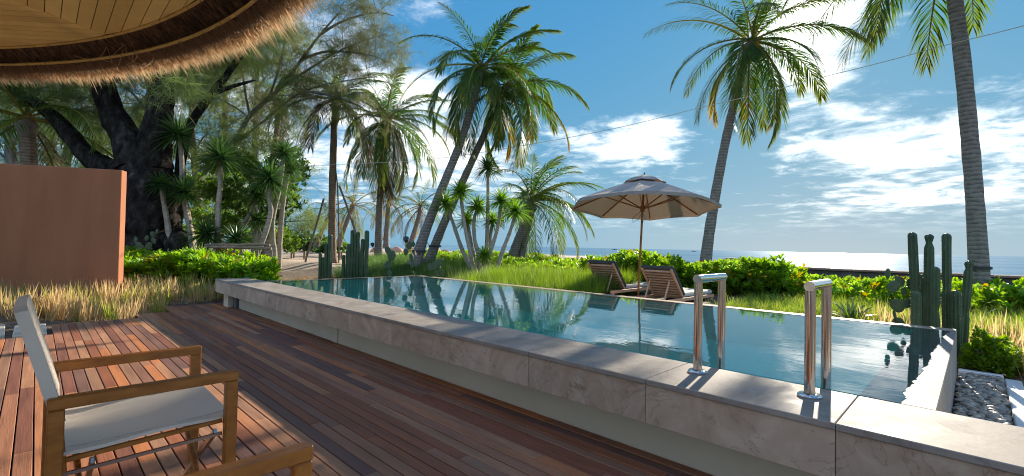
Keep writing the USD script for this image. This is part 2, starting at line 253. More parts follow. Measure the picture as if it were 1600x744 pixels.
leaf('old_leaf', (0.34, 0.26, 0.03), (0.42, 0.30, 0.05), trans=0.4)
leaf('young_leaf', (0.22, 0.40, 0.05), (0.36, 0.52, 0.10), trans=0.5, rough=0.3)
leaf('hedge_leaf_far', (0.17, 0.31, 0.03), (0.35, 0.50, 0.065), trans=0.5, rough=0.36)
leaf('grass_bright', (0.19, 0.33, 0.03), (0.36, 0.50, 0.06), trans=0.4, rough=0.5)
leaf('grass_soft', (0.075, 0.15, 0.035), (0.15, 0.25, 0.065), trans=0.45, rough=0.6)
leaf('grass_meadow', (0.12, 0.17, 0.04), (0.27, 0.28, 0.085), trans=0.4, rough=0.6)
leaf('grass_orange', (0.30, 0.17, 0.05), (0.42, 0.33, 0.08), trans=0.4, rough=0.6)
leaf('grass_dry', (0.52, 0.40, 0.20), (0.80, 0.66, 0.37), trans=0.5, rough=0.7)
leaf('grass_dry_brown', (0.18, 0.11, 0.06), (0.36, 0.24, 0.135), trans=0.25, rough=0.8)
leaf('grass_dry_green', (0.32, 0.38, 0.07), (0.56, 0.56, 0.16), trans=0.4, rough=0.6)
leaf('needles', (0.15, 0.21, 0.07), (0.36, 0.42, 0.16), trans=0.5, rough=0.6)
leaf('needles_pale', (0.13, 0.145, 0.065), (0.28, 0.28, 0.135), trans=0.45, rough=0.6)
leaf('needles_dark', (0.11, 0.165, 0.06), (0.27, 0.34, 0.12), trans=0.5, rough=0.6)
leaf('broad_leaf', (0.10, 0.19, 0.025), (0.22, 0.33, 0.05), trans=0.5)
leaf('bush_leaf', (0.14, 0.25, 0.015), (0.30, 0.43, 0.03), trans=0.5)
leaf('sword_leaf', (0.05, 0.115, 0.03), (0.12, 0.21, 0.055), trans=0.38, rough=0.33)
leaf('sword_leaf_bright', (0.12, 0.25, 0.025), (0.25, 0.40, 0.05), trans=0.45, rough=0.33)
leaf('agave_leaf', (0.075, 0.13, 0.05), (0.14, 0.20, 0.08), trans=0.2, rough=0.4)
frond_look('frond_green', (0.045, 0.115, 0.018), (0.105, 0.195, 0.03), (0.22, 0.21, 0.06), (0.26, 0.23, 0.05), 0.35, 0.4)
frond_look('frond_fresh', (0.06, 0.13, 0.018), (0.13, 0.22, 0.03), (0.34, 0.32, 0.06), (0.20, 0.22, 0.04), 0.3, 0.42)
frond_look('frond_gold', (0.085, 0.125, 0.02), (0.19, 0.20, 0.03), (0.40, 0.30, 0.05), (0.40, 0.27, 0.05), 0.75, 0.42)
frond_look('frond_dry', (0.11, 0.085, 0.05), (0.20, 0.15, 0.085), (0.20, 0.14, 0.08), (0.20, 0.13, 0.08), 0.5, 0.25)
def palm_bark(name, c):
    c = np.array(c)
    n = {'geo': ('geometry', {}), 'wv': ('wave_texture', {'wave_type': 'bands', 'bands_direction': 'z', 'scale': 3.6, 'distortion': 3.5, 'detail': 4.0, 'detail_scale': 1.6, 'detail_roughness': 0.65, 'profile': 'saw'}),
         'noi': ('noise_texture', {'scale': 9.0, 'detail': 7.0}), 'mx': ('mix_float', {'fac': 0.62}), 'ramp': ('rgb_ramp', {'ramp': [(0.25, c * 0.45), (0.5, c), (0.8, c * 1.5)]}),
         'b': ('bump', {'strength': 0.7, 'distance': 0.025}), 'p': ('principled_bsdf', {'roughness': 0.9, 'specular_ior_level': 0.15})}
    l = [('geo.position', 'wv.vector'), ('geo.position', 'noi.vector'), ('wv.fac', 'mx.a'), ('noi.fac', 'mx.b'), ('mx.result', 'ramp.fac'), ('ramp.color', 'p.base_color'), ('mx.result', 'b.height'), ('b.normal', 'p.normal')]
    return look(name, n, l, 'p.BSDF')
palm_bark('palm_bark', (0.20, 0.17, 0.145)); palm_bark('palm_bark_brown', (0.22, 0.155, 0.105))

# places measured on site: trunk lines, heads, columns (metres)
DATA = {'E2': [(-13.25, 13.9, 0.5), (-13.15, 14.0, 1.34), (-13.01, 14.13, 2.26), (-12.91, 14.23, 2.92)],
 'agaveL': (-5.57, 6.58, 0.51),
 'agaveR': (-1.24, 8.05, 0.33),
 'bench': [(-24.88, 9.17, 0.94), (-24.3, 9.74, 0.96), (-23.13, 10.89, 1.05), (-22.62, 11.39, 1.07)],
 'bgtrunks': [[(-28.03, 3.25, 3.4), (-28.03, 3.24, 4.54), (-27.88, 3.39, 5.57), (-27.7, 3.57, 6.73), (-27.66, 3.61, 8.85)],
              [(-33.12, 1.03, 3.86), (-33.19, 0.96, 4.77), (-33.08, 1.07, 5.99), (-33.3, 0.86, 7.14), (-33.25, 0.91, 8.79)],
              [(-37.89, 0.54, 4.17), (-37.96, 0.48, 5.65), (-37.92, 0.51, 7.13), (-37.94, 0.49, 10.1)],
              [(-30.65, -0.75, 3.48), (-30.77, -0.87, 4.91), (-30.98, -1.07, 6.35), (-31.07, -1.16, 8.37)],
              [(-34.72, 2.26, 4.11), (-34.66, 2.32, 5.89), (-34.82, 2.17, 8.03), (-34.67, 2.31, 10.18)],
              [(-31.72, 6.63, 0.29), (-31.83, 6.52, 2.86), (-31.99, 6.36, 5.44), (-32.21, 6.14, 8.4), (-32.15, 6.21, 11.38)],
              [(-34.43, 8.17, 0.21), (-34.46, 8.14, 4.3), (-34.26, 8.34, 8.42), (-34.42, 8.18, 13.38)],
              [(-28.15, 8.74, 0.57), (-28.25, 8.65, 2.87), (-28.47, 8.44, 4.64), (-28.49, 8.41, 8.21)]],
 'blobs': {'a': (-0.143, 0.975, 0.169),
           'b': (-0.199, 0.905, 0.376),
           'c': (-0.524, 0.822, 0.225),
           'd': (-0.884, 0.397, 0.246),
           'e': (-0.153, 0.985, 0.085),
           'f': (0.027, 0.985, 0.173),
           'g': (-0.798, 0.511, 0.319),
           'h': (-0.031, 0.979, 0.2),
           'i': (-0.787, 0.604, 0.125),
           'k': (-0.597, 0.794, 0.117)},
 'bush': (0.09, 7.96, -0.25),
 'cable': [(-18.45, 6.37, 3.97), (-15.67, 7.3, 3.91), (-13.19, 8.76, 3.97), (-9.19, 10.6, 4.34), (-6.7, 11.8, 4.73), (-5.05, 12.16, 4.94), (-3.59, 12.47, 5.1),
           (-2.54, 12.53, 5.2), (-1.21, 12.72, 5.34), (-0.18, 12.75, 5.43), (0.93, 12.58, 5.44)],
 'cactL': [((-11.41, 4.9, 0.96), 0.05), ((-11.31, 5.0, 1.2), 0.055), ((-11.24, 5.06, 1.41), 0.063), ((-11.36, 4.95, 0.84), 0.039), ((-11.0, 5.3, 0.91), 0.05),
           ((-10.91, 5.39, 1.18), 0.063), ((-10.86, 5.44, 1.52), 0.06), ((-10.81, 5.49, 1.44), 0.05), ((-10.76, 5.54, 1.48), 0.05), ((-10.68, 5.62, 1.31), 0.052),
           ((-10.61, 5.69, 1.52), 0.067), ((-10.94, 5.36, 1.04), 0.047), ((-10.7, 5.59, 1.02), 0.047)],
 'cactR': [((-0.51, 6.95, 1.45), 0.052, (-0.46, 6.99)), ((-0.37, 7.01, 1.43), 0.054, (-0.37, 7.01)), ((-0.31, 6.86, 1.07), 0.049, (-0.31, 6.86)),
           ((-0.23, 7.08, 1.44), 0.052, (-0.22, 7.09)), ((-0.45, 6.59, 0.81), 0.054, (-0.45, 6.59)), ((-0.15, 7.01, 0.82), 0.053, (-0.14, 7.02)),
           ((-0.05, 7.26, 1.14), 0.05, (-0.11, 7.2)), ((-0.44, 7.22, 0.97), 0.037, (-0.44, 7.22))],
 'cas1b': [[(-17.49, 3.11, 3.97), (-17.28, 3.32, 4.91), (-16.88, 3.72, 5.74), (-16.21, 4.37, 7.04), (-15.67, 4.91, 8.12)],
           [(-16.88, 3.72, 5.74), (-16.4, 4.18, 5.99), (-15.91, 4.67, 6.2)], [(-17.22, 2.67, 2.62), (-16.53, 3.35, 3.36), (-16.06, 3.82, 3.64), (-15.67, 4.21, 4.29)]],
 'cas2': [[(-23.23, 3.77, 0.15), (-23.03, 3.96, 1.96), (-22.61, 4.38, 3.53), (-21.89, 5.09, 4.46), (-21.34, 5.64, 5.39), (-20.99, 5.98, 6.29), (-20.16, 6.8, 7.41),
           (-19.57, 7.38, 8.58), (-19.03, 7.91, 9.65), (-18.49, 8.44, 10.58)],
          [(-21.42, 5.55, 5.1), (-20.29, 6.32, 6.05), (-18.96, 7.28, 7.16), (-17.71, 8.16, 7.49), (-16.42, 9.09, 7.63)],
          [(-20.16, 6.8, 7.41), (-19.37, 7.57, 8.19), (-18.28, 8.65, 9.14), (-17.18, 9.74, 9.7)],
          [(-20.46, 6.5, 6.98), (-20.13, 6.83, 8.7), (-19.97, 6.99, 10.01), (-19.9, 7.05, 11.33)],
          [(-19.57, 7.38, 8.58), (-18.65, 8.29, 9.0), (-17.72, 9.21, 8.9), (-16.88, 10.04, 8.52)],
          [(-19.03, 7.91, 9.65), (-18.21, 8.72, 10.33), (-17.38, 9.54, 10.61), (-16.91, 10.01, 10.5)],
          [(-20.99, 5.98, 6.29), (-21.22, 5.75, 7.88), (-21.35, 5.63, 9.45), (-21.29, 5.68, 11.03)],
          [(-18.44, 7.09, 7.0), (-17.63, 7.89, 6.85), (-16.93, 8.59, 6.5), (-16.48, 9.03, 6.02)]],
 'drac_left': [((-15.78, 2.7, 4.09), 0.67,
                [(-15.31, 3.15, 0.41), (-15.43, 3.03, 1.31), (-15.52, 2.94, 1.87), (-15.66, 2.81, 2.86), (-15.7, 2.77, 3.61), (-15.78, 2.7, 4.09)]),
               ((-14.47, 3.42, 3.43), 0.66, [(-14.5, 3.39, 0.35), (-14.48, 3.42, 1.02), (-14.47, 3.42, 1.99), (-14.45, 3.44, 2.76), (-14.47, 3.42, 3.43)]),
               ((-13.73, 4.44, 2.9), 0.7,
                [(-14.09, 4.08, 0.48), (-13.9, 4.27, 0.97), (-13.76, 4.4, 1.5), (-13.68, 4.48, 2.03), (-13.73, 4.43, 2.52), (-13.73, 4.44, 2.9)]),
               ((-14.21, 4.95, 3.76), 0.5, [(-14.32, 4.84, 0.79), (-14.4, 4.76, 1.7), (-14.26, 4.89, 2.82), (-14.21, 4.95, 3.76)]),
               ((-15.59, 2.32, 2.68), 0.38, [(-15.33, 2.57, 0.59), (-15.43, 2.47, 1.62), (-15.53, 2.37, 2.3), (-15.59, 2.32, 2.68)]),
               ((-15.39, 2.8, 2.5), 0.55, [(-15.18, 3.01, 0.42), (-15.24, 2.95, 1.46), (-15.34, 2.85, 1.98), (-15.39, 2.8, 2.5)]),
               ((-14.58, 4.43, 2.52), 0.55, [(-15.03, 3.99, 0.44), (-14.97, 4.05, 1.33), (-14.78, 4.24, 1.87), (-14.58, 4.43, 2.52)]),
               ((-14.38, 4.36, 1.76), 0.45, [(-14.4, 4.33, 0.46), (-14.39, 4.35, 1.14), (-14.38, 4.36, 1.76)]),
               ((-14.46, 3.15, 1.36), 0.55, [(-14.44, 3.17, 0.45), (-14.45, 3.16, 0.78), (-14.46, 3.15, 1.36)]),
               ((-13.77, 3.69, 1.24), 0.5, [(-13.75, 3.71, 0.47), (-13.76, 3.7, 0.8), (-13.77, 3.69, 1.24)]),
               ((-14.6, 5.26, 3.42), 0.45, [(-14.76, 5.1, 0.77), (-14.73, 5.13, 1.92), (-14.6, 5.26, 3.42)])],
 'drac_right': [((-10.93, 8.32, 2.4), 0.46, [(-10.26, 8.98, 0.23), (-10.58, 8.67, 1.08), (-10.77, 8.48, 1.81), (-10.93, 8.32, 2.4)]),
                ((-10.32, 8.36, 2.7), 0.47, [(-10.0, 8.68, 0.26), (-10.1, 8.58, 0.99), (-10.23, 8.45, 1.8), (-10.32, 8.36, 2.7)]),
                ((-10.2, 8.9, 2.3), 0.44, [(-10.09, 9.01, 0.24), (-10.16, 8.94, 0.9), (-10.26, 8.85, 1.45), (-10.27, 8.83, 1.82), (-10.2, 8.9, 2.3)]),
                ((-10.23, 9.29, 3.48), 0.49, [(-10.25, 9.27, 0.22), (-10.22, 9.3, 1.09), (-10.21, 9.31, 2.22), (-10.23, 9.29, 3.48)]),
                ((-9.51, 9.17, 2.47), 0.45, [(-9.77, 8.91, 0.27), (-9.7, 8.97, 1.01), (-9.56, 9.11, 1.73), (-9.51, 9.17, 2.47)]),
                ((-9.07, 9.32, 2.17), 0.46, [(-9.47, 8.92, 0.29), (-9.3, 9.08, 1.1), (-9.16, 9.22, 1.64), (-9.07, 9.32, 2.17)]),
                ((-10.72, 8.95, 1.93), 0.38, [(-10.47, 9.19, 0.21), (-10.59, 9.07, 1.08), (-10.72, 8.95, 1.93)]),
                ((-10.25, 9.55, 1.95), 0.38, [(-10.43, 9.38, 0.21), (-10.34, 9.46, 0.99), (-10.25, 9.55, 1.95)]),
                ((-9.52, 8.59, 0.92), 0.35, [(-9.51, 8.6, 0.23), (-9.51, 8.6, 0.49), (-9.52, 8.59, 0.92)])],
 'hedgeL': [(-10.75, 1.09, 0.1), (-8.92, 2.1, 0.1), (-13.72, 4.66, 0.1), (-18.26, 1.84, 0.1), (-18.05, 6.12, 0.1)],
 'l1': (-5.08, 7.06, 0.92),
 'l1r': (-4.68, 7.47, 0.91),
 'l2': (-3.88, 6.85, 0.88),
 'l2r': (-3.45, 7.27, 0.87),
 'orange': [(-37.85, 23.67, 0.1), (-37.8, 25.74, 0.1), (-50.71, 26.19, 0.1), (-42.65, 32.02, 0.1)],
 'palm': {'A': [(-19.47, 8.88, 0.15), (-19.51, 8.84, 2.27), (-19.53, 8.82, 4.19), (-19.53, 8.83, 6.11), (-19.49, 8.86, 7.21)],
          'B': [(-18.99, 10.77, 0.31), (-19.0, 10.76, 2.08), (-18.95, 10.8, 4.09), (-18.84, 10.91, 5.96), (-18.79, 10.96, 6.69)],
          'C': [(-11.71, 7.83, 0.58), (-11.52, 8.02, 1.52), (-11.15, 8.38, 2.95), (-10.78, 8.75, 4.38), (-10.53, 8.99, 5.62), (-10.41, 9.12, 6.34)],
          'D': [(-12.28, 8.68, 0.54), (-11.99, 8.96, 1.66), (-11.57, 9.38, 3.08), (-11.16, 9.78, 4.41), (-10.77, 10.16, 5.65), (-10.58, 10.35, 6.2)],
          'E': [(-13.37, 13.5, 0.5), (-13.2, 13.67, 1.33), (-12.95, 13.91, 2.24), (-12.83, 14.03, 2.95)],
          'F': [(-5.76, 13.98, 0.17), (-5.68, 14.07, 1.41), (-5.54, 14.2, 2.75), (-5.38, 14.37, 4.1), (-5.12, 14.62, 5.84), (-4.83, 14.9, 7.39)],
          'G': [(0.09, 13.44, 0.0), (0.04, 13.38, 1.19), (-0.02, 13.33, 2.49), (-0.1, 13.25, 3.79), (-0.19, 13.16, 5.09), (-0.31, 13.04, 6.41), (-0.42, 12.93, 7.39)],
          'H': [(-34.74, 16.3, 0.98), (-34.48, 16.55, 2.16), (-34.22, 16.81, 3.25), (-34.02, 17.0, 4.04)],
          'I': [(-37.95, 15.93, 0.83), (-37.68, 16.2, 1.97), (-37.37, 16.51, 2.97), (-37.16, 16.72, 3.6)],
          'K': [(-29.47, 17.28, 0.88), (-29.46, 17.29, 2.14), (-29.42, 17.33, 3.27), (-29.37, 17.38, 4.04)],
          'L': [(-18.67, -0.16, 2.44), (-18.7, -0.19, 3.24), (-18.75, -0.24, 3.95), (-18.77, -0.26, 4.4)],
          'M': [(-25.64, 8.42, 2.75), (-25.61, 8.44, 5.05), (-25.51, 8.54, 7.03), (-25.4, 8.66, 8.19)],
          'N': [(-29.15, 19.0, 1.0), (-28.9, 19.24, 2.21), (-28.72, 19.42, 3.15), (-28.63, 19.51, 3.84)]},
 'paver': [(-9.37, -0.31, 0.0), (-9.28, -0.19, 0.0), (-9.23, -0.14, 0.0), (-9.05, 0.18, 0.0), (-8.03, 0.17, 0.0), (-8.22, -0.18, 0.0), (-8.19, -0.27, 0.0),
           (-8.09, -0.15, 0.0)],
 'pearF': [((-14.6, 1.88, 0.81), 0.095), ((-14.53, 1.96, 1.02), 0.095), ((-14.44, 2.04, 1.16), 0.079), ((-14.47, 2.02, 1.32), 0.063), ((-14.69, 1.8, 1.02), 0.095),
           ((-14.39, 2.09, 1.39), 0.063), ((-14.57, 1.92, 1.22), 0.063), ((-14.76, 1.73, 1.17), 0.079)],
 'pearL': [[((-9.58, 5.72, 0.51), 0.088), ((-9.6, 5.7, 0.72), 0.088), ((-9.55, 5.75, 0.92), 0.118), ((-9.65, 5.65, 0.68), 0.066), ((-9.61, 5.69, 1.04), 0.088)],
           [((-9.2, 6.1, 0.52), 0.074), ((-9.2, 6.09, 0.73), 0.074), ((-9.22, 6.07, 0.9), 0.081), ((-9.27, 6.03, 1.17), 0.088), ((-9.32, 5.98, 1.02), 0.074),
            ((-9.16, 6.13, 0.99), 0.059), ((-9.2, 6.1, 1.2), 0.059)],
           [((-8.8, 6.49, 0.53), 0.103), ((-8.84, 6.45, 0.71), 0.096), ((-8.77, 6.52, 0.78), 0.088), ((-8.75, 6.54, 0.65), 0.074), ((-8.91, 6.38, 0.68), 0.088),
            ((-8.72, 6.57, 0.55), 0.059)]],
 'pearR': [((-0.62, 6.9, 0.41), 0.051), ((-0.63, 6.9, 0.61), 0.058), ((-0.71, 6.82, 0.97), 0.047), ((-0.66, 6.87, 0.83), 0.051), ((-0.61, 6.92, 0.89), 0.044),
           ((-0.51, 7.02, 0.85), 0.055), ((-0.58, 6.94, 0.77), 0.036), ((-0.55, 6.98, 0.64), 0.04), ((-0.65, 6.87, 0.5), 0.044)],
 'props': [[(-20.35, 8.02, 0.12), (-20.03, 8.33, 1.71), (-19.78, 8.58, 3.08)], [(-18.57, 9.77, 0.66), (-18.95, 9.4, 2.29), (-19.33, 9.03, 3.64)],
           [(-19.55, 8.8, 0.23), (-19.59, 8.76, 3.36), (-19.59, 8.76, 4.46)], [(-19.28, 9.07, 0.23), (-19.36, 8.99, 3.37), (-19.46, 8.9, 4.41)]],
 'railing': [(-13.54, 2.93, 1.03), (-12.98, 3.49, 1.0), (-12.37, 4.09, 1.02), (-13.0, 3.46, 1.09), (-12.4, 4.06, 1.11), (-12.35, 4.11, 0.61), (-13.4, 3.08, 0.58),
             (-13.01, 3.45, 0.59)],
 'rocks': [(-21.29, 63.29, -0.44), (-21.87, 59.91, -0.5), (-18.78, 62.96, -0.49), (-45.75, 53.2, 0.23), (-41.14, 54.94, 0.07), (-44.79, 26.05, 0.17)],
 'rockspots': [(-27.3, 81.17, -0.9), (-23.33, 78.2, -0.9), (-90.42, 105.16, -0.9), (-33.03, 80.31, -0.9), (-53.1, 81.66, -0.9)],
 'sand': [(-20.45, 6.2, 0.1), (-19.72, 7.93, 0.1), (-55.21, 17.99, 0.1), (-17.39, 13.44, 0.1)],
 'trunk_big': {'left': [(-16.44, 2.04, 3.18), (-16.99, 1.5, 3.06), (-17.51, 0.99, 3.43), (-17.87, 0.62, 3.98), (-18.32, 0.18, 4.62), (-18.75, -0.24, 5.02),
                        (-19.33, -0.81, 5.42), (-20.11, -1.58, 5.88)],
               'mid': [(-16.55, 1.93, 3.18), (-16.72, 1.76, 3.83), (-17.03, 1.46, 4.54), (-17.22, 1.27, 5.16), (-17.34, 1.15, 5.78), (-17.59, 0.9, 6.76),
                       (-18.01, 0.49, 8.19)],
               'right': [(-16.24, 2.24, 3.18), (-16.22, 2.26, 4.02), (-16.15, 2.33, 4.92), (-16.12, 2.35, 5.9), (-16.05, 2.42, 7.16), (-15.85, 2.62, 8.61)],
               'root': [(-15.81, 2.38, 1.09), (-15.59, 2.6, 1.17), (-15.49, 2.7, 1.03), (-15.46, 2.73, 0.72), (-15.42, 2.76, 0.32)],
               'trunk': [(-16.26, 2.21, 0.17), (-16.26, 2.22, 1.09), (-16.3, 2.17, 2.33), (-16.34, 2.14, 3.18), (-16.42, 2.06, 3.66)]},
 'umb_base': (-4.49, 7.93, 0.29),
 'umb_rim': (-4.4, 8.03, 2.02),
 'umb_top': (-4.42, 8.0, 2.59),
 'wallbounds': [(-8.55, 15.44, 0.8), (0.79, 15.81, 0.74)]}
# ------------------------------------------------------------------ water looks
def water(name, tint, rough, bump, scale, stretch, dist):
    n = {'geo': ('geometry', {}), 'map': ('mapping', {'scale': stretch}), 'noi': ('noise_texture', {'scale': scale, 'detail': 4.0, 'roughness': 0.55, 'distortion': 0.3}), 'b': ('bump', {'strength': bump, 'distance': dist}),
         'fr': ('fresnel', {'IOR': 1.62}), 'tr': ('transparent_bsdf', {'color': tint}), 'gl': ('glossy_bsdf', {'color': (1, 1, 1), 'roughness': rough}), 'mx': ('mix_closure', {})}
    l = [('geo.position', 'map.vector'), ('map.vector', 'noi.vector'), ('noi.fac', 'b.height'), ('b.normal', 'gl.normal'), ('fr.fac', 'mx.fac'), ('tr.BSDF', 'mx.closure1'), ('gl.BSDF', 'mx.closure2')]
    return look(name, n, l, 'mx.closure')
water('pool_water_look', (0.80, 1.0, 0.98), 0.0, 0.10, 2.2, (0.7, 1.6, 1), 0.02)
def sea_look():
    n = {'geo': ('geometry', {}), 'map': ('mapping', {'scale': (0.35, 1.0, 1)}), 'noi': ('noise_texture', {'scale': 0.5, 'detail': 8.0, 'roughness': 0.62}), 'b': ('bump', {'strength': 0.35, 'distance': 0.4}),
         'band': ('noise_texture', {'scale': 0.012, 'detail': 3.0}), 'bm': ('mapping', {'scale': (0.25, 1.6, 1), 'rotation': (0, 0, 0.2)}), 'ramp': ('rgb_ramp', {'ramp': [(0.35, (0.075, 0.17, 0.25)), (0.65, (0.14, 0.25, 0.32))]}),
         'd': ('diffuse_bsdf', {}), 'g': ('glossy_bsdf', {'color': (0.85, 0.9, 0.95), 'roughness': 0.14}), 'mx': ('mix_closure', {'fac': 0.27})}
    l = [('geo.position', 'map.vector'), ('map.vector', 'noi.vector'), ('noi.fac', 'b.height'), ('b.normal', 'g.normal'), ('geo.position', 'bm.vector'), ('bm.vector', 'band.vector'), ('band.fac', 'ramp.fac'), ('ramp.color', 'd.color'), ('d.BSDF', 'mx.closure1'), ('g.BSDF', 'mx.closure2')]
    return look('sea_water', n, l, 'mx.closure')
sea_look()
def tile_look():
    n = {'geo': ('geometry', {}), 'vo': ('brick_texture', {'offset': 0.0, 'scale': 1.0, 'brick_width': 0.05, 'row_height': 0.05, 'mortar_size': 0.003, 'color1': (0.08, 0.70, 0.57), 'color2': (0.13, 0.78, 0.65), 'mortar': (0.2, 0.6, 0.5)}),
         'p': ('principled_bsdf', {'roughness': 0.3})}
    return look('pool_tile', n, [('geo.position', 'vo.vector'), ('vo.color', 'p.base_color')], 'p.BSDF')
tile_look()

# ------------------------------------------------------------------ terrain, sand, sea
def sstep(x, a, b):
    t = np.clip((x - a) / (b - a), 0, 1); return t * t * (3 - 2 * t)
def shore(x): return 15.75 + 24.0 * sstep(-np.asarray(x, float), 14, 30)
def ground_z(x, y):
    x, y = np.asarray(x, float), np.asarray(y, float)
    p = np.stack([x * 0.35, y * 0.35, x * 0], -1)
    bump = 0.05 * np.sin(x * 1.3 + 2 * np.sin(y * 0.7)) * np.sin(y * 1.1 + 1.0)
    g = 0.02 + 0.22 * sstep(y, 6.4, 8.2) + 0.10 * sstep(-x, 9.5, 12) + bump * sstep(np.hypot(x + 4, y - 3), 7, 10)
    g = np.where((x > -10.4) & (x < 3) & (y < 6.34) & (y > -8), -0.06, g)
    s = shore(x)
    drop = 1.15 * sstep(y, s + 0.1, s + 0.6 + 6 * sstep(-x, 14, 24)) + 1.4 * sstep(y, s + 6, s + 85)
    return g - drop + 0.10 * np.sin(x * 0.21) * np.sin(y * 0.17 + 1) * sstep(y, s + 3, s + 12)
gx = np.unique(np.r_[np.linspace(-160, -40, 41), np.linspace(-40, -14, 53), np.linspace(-14, 4, 73), np.linspace(4, 30, 27), np.linspace(30, 160, 27)])
gy = np.unique(np.r_[np.linspace(-40, -4, 19), np.linspace(-4, 9, 53), np.linspace(9, 15.6, 20), np.linspace(15.6, 17.0, 15), np.linspace(17, 60, 60), np.linspace(60, 200, 36)])
GX, GY = np.meshgrid(gx, gy, indexing='ij'); GZ = ground_z(GX, GY)
nx, ny = len(gx), len(gy); ii, jj = np.meshgrid(np.arange(nx - 1), np.arange(ny - 1), indexing='ij'); ii, jj = ii.ravel(), jj.ravel()
quads = np.stack([ii * ny + jj, (ii + 1) * ny + jj, (ii + 1) * ny + jj + 1, ii * ny + jj + 1], 1)
V = np.stack([GX.ravel(), GY.ravel(), GZ.ravel()], 1)
cen = V[quads].mean(1)
is_beach = cen[:, 1] > shore(cen[:, 0]) + 0.25
tt = cen @ np.array([SY, CY, 0]); ff = cen @ np.array([-CY, SY, 0])       # right and forward of the viewer
is_sand = (~is_beach) & (ff > 17.5) & (cen[:, 0] < -16)
def sub(mask):
    q = quads[mask]; idx, inv = np.unique(q, return_inverse=True); return V[idx], inv.reshape(-1, 4)
struct('ground', sub(~is_beach & ~is_sand), 'soil', smooth=True)
struct('sand', sub(is_sand), 'sand', smooth=True)
struct('beach', sub(is_beach), 'beach_sand', smooth=True)
S = 16000.0
struct('sea', (np.array([[-S, -S, -1.75], [S, -S, -1.75], [S, S, -1.75], [-S, S, -1.75]]), np.array([[0, 1, 2, 3]])), 'sea_water')

# ------------------------------------------------------------------ scattering
def quat(yaw, tilt, tdir):
    cy_, sy_ = np.cos(yaw / 2), np.sin(yaw / 2); ct, st = np.cos(tilt / 2), np.sin(tilt / 2)
    ax, ay = np.cos(tdir), np.sin(tdir)
    w = ct * cy_; x = st * (ax * cy_ + ay * sy_); y = st * (ay * cy_ - ax * sy_); z = ct * sy_
    return w, x, y, z
def scatter(parent, name, protos, pos, scale, tilt=0.25, kind='stuff', seed=1, yaw=None, label=None):
    """protos: [(prototype name, mesh, material)]"""
    r = np.random.default_rng(seed); n = len(pos)
    base = str(parent.GetPath()) if hasattr(parent, 'GetPath') else parent
    path = numbered(base, name); pi = UsdGeom.PointInstancer.Define(stage, path)
    targets = []
    for pn, me, ma in protos:
        if isinstance(me, MB): me = me.get()
        m = usdkit.mesh(stage, numbered(path, pn), me, M[ma], smooth=False); targets.append(m.GetPath())
    pi.CreatePrototypesRel().SetTargets(targets)
    pi.CreateProtoIndicesAttr(Vt.IntArray.FromNumpy(r.integers(0, len(protos), n).astype(np.int32)))
    pi.CreatePositionsAttr(Vt.Vec3fArray.FromNumpy(np.asarray(pos, np.float32)))
    sc = np.broadcast_to(np.asarray(scale, float).reshape(-1, 1) if np.ndim(scale) else np.full((n, 1), float(scale)), (n, 3)) if np.ndim(scale) < 2 else np.asarray(scale)
    pi.CreateScalesAttr(Vt.Vec3fArray.FromNumpy(np.ascontiguousarray(sc, np.float32)))
    w, x, y, z = quat(r.uniform(0, 2 * PI, n) if yaw is None else yaw, np.abs(r.normal(0, tilt, n)), r.uniform(0, 2 * PI, n))
    pi.CreateOrientationsAttr(Vt.QuathArray([Gf.Quath(float(a), float(b), float(c), float(d)) for a, b, c, d in zip(w, x, y, z)]))
    return tag(pi.GetPrim(), label, None, None, kind)

def blade(base, d, L, w, bend, r, seg=2):
    """One grass blade or sword leaf: tapering strip from base along d, bending down by bend (fraction of its length)."""
    d = nrm(d); side = nrm(np.cross(d, [0, 0, 1.0]) + 1e-4 + r.normal(0, 0.25, 3)); v = []; n = seg
    for i in range(n + 1):
        t = i / n; c = base + d * L * t + np.array([0, 0, -1.0]) * bend * L * t * t
        ww = w * (1 - t) ** 0.7 if i else w * 0.7
        if i < n: v += [c - side * ww / 2, c + side * ww / 2]
        else: v.append(c)
    f = []
    for i in range(n - 1): f += [[2 * i, 2 * i + 1, 2 * i + 3], [2 * i, 2 * i + 3, 2 * i + 2]]
    f.append([2 * (n - 1), 2 * (n - 1) + 1, 2 * n]); return v, f
def tuft(seed, nb, L, w, spread, bend, rad=0.05, seg=2):
    r = np.random.default_rng(seed); m = MB()
    for _ in range(nb):
        a = r.uniform(0, 2 * PI); s = spread * np.sqrt(r.uniform()); d = np.array([math.cos(a) * s, math.sin(a) * s, 1.0])
        b = np.array([math.cos(a), math.sin(a), 0]) * rad * r.uniform()
        m.add(*blade(b, d, L * r.uniform(0.55, 1.0), w * r.uniform(0.7, 1.2), bend * r.uniform(0.3, 1.3), r, seg))
    return m
def oval_leaf(base, d, up, L, w):
    d = nrm(d); side = nrm(np.cross(d, up)); up = np.cross(side, d)
    v = [base, base + d * L * .55 + side * w * .42 + up * w * .10, base + d * L * .55 - side * w * .42 + up * w * .10, base + d * L * .86 + side * w * .40 - up * L * .02, base + d * L * .86 - side * w * .40 - up * L * .02, base + d * L - up * L * .06, base + d * L * .6 - up * w * .05]
    f = [[0, 6, 1], [0, 2, 6], [1, 6, 3], [2, 4, 6], [6, 5, 3], [6, 4, 5]]
    return v, f
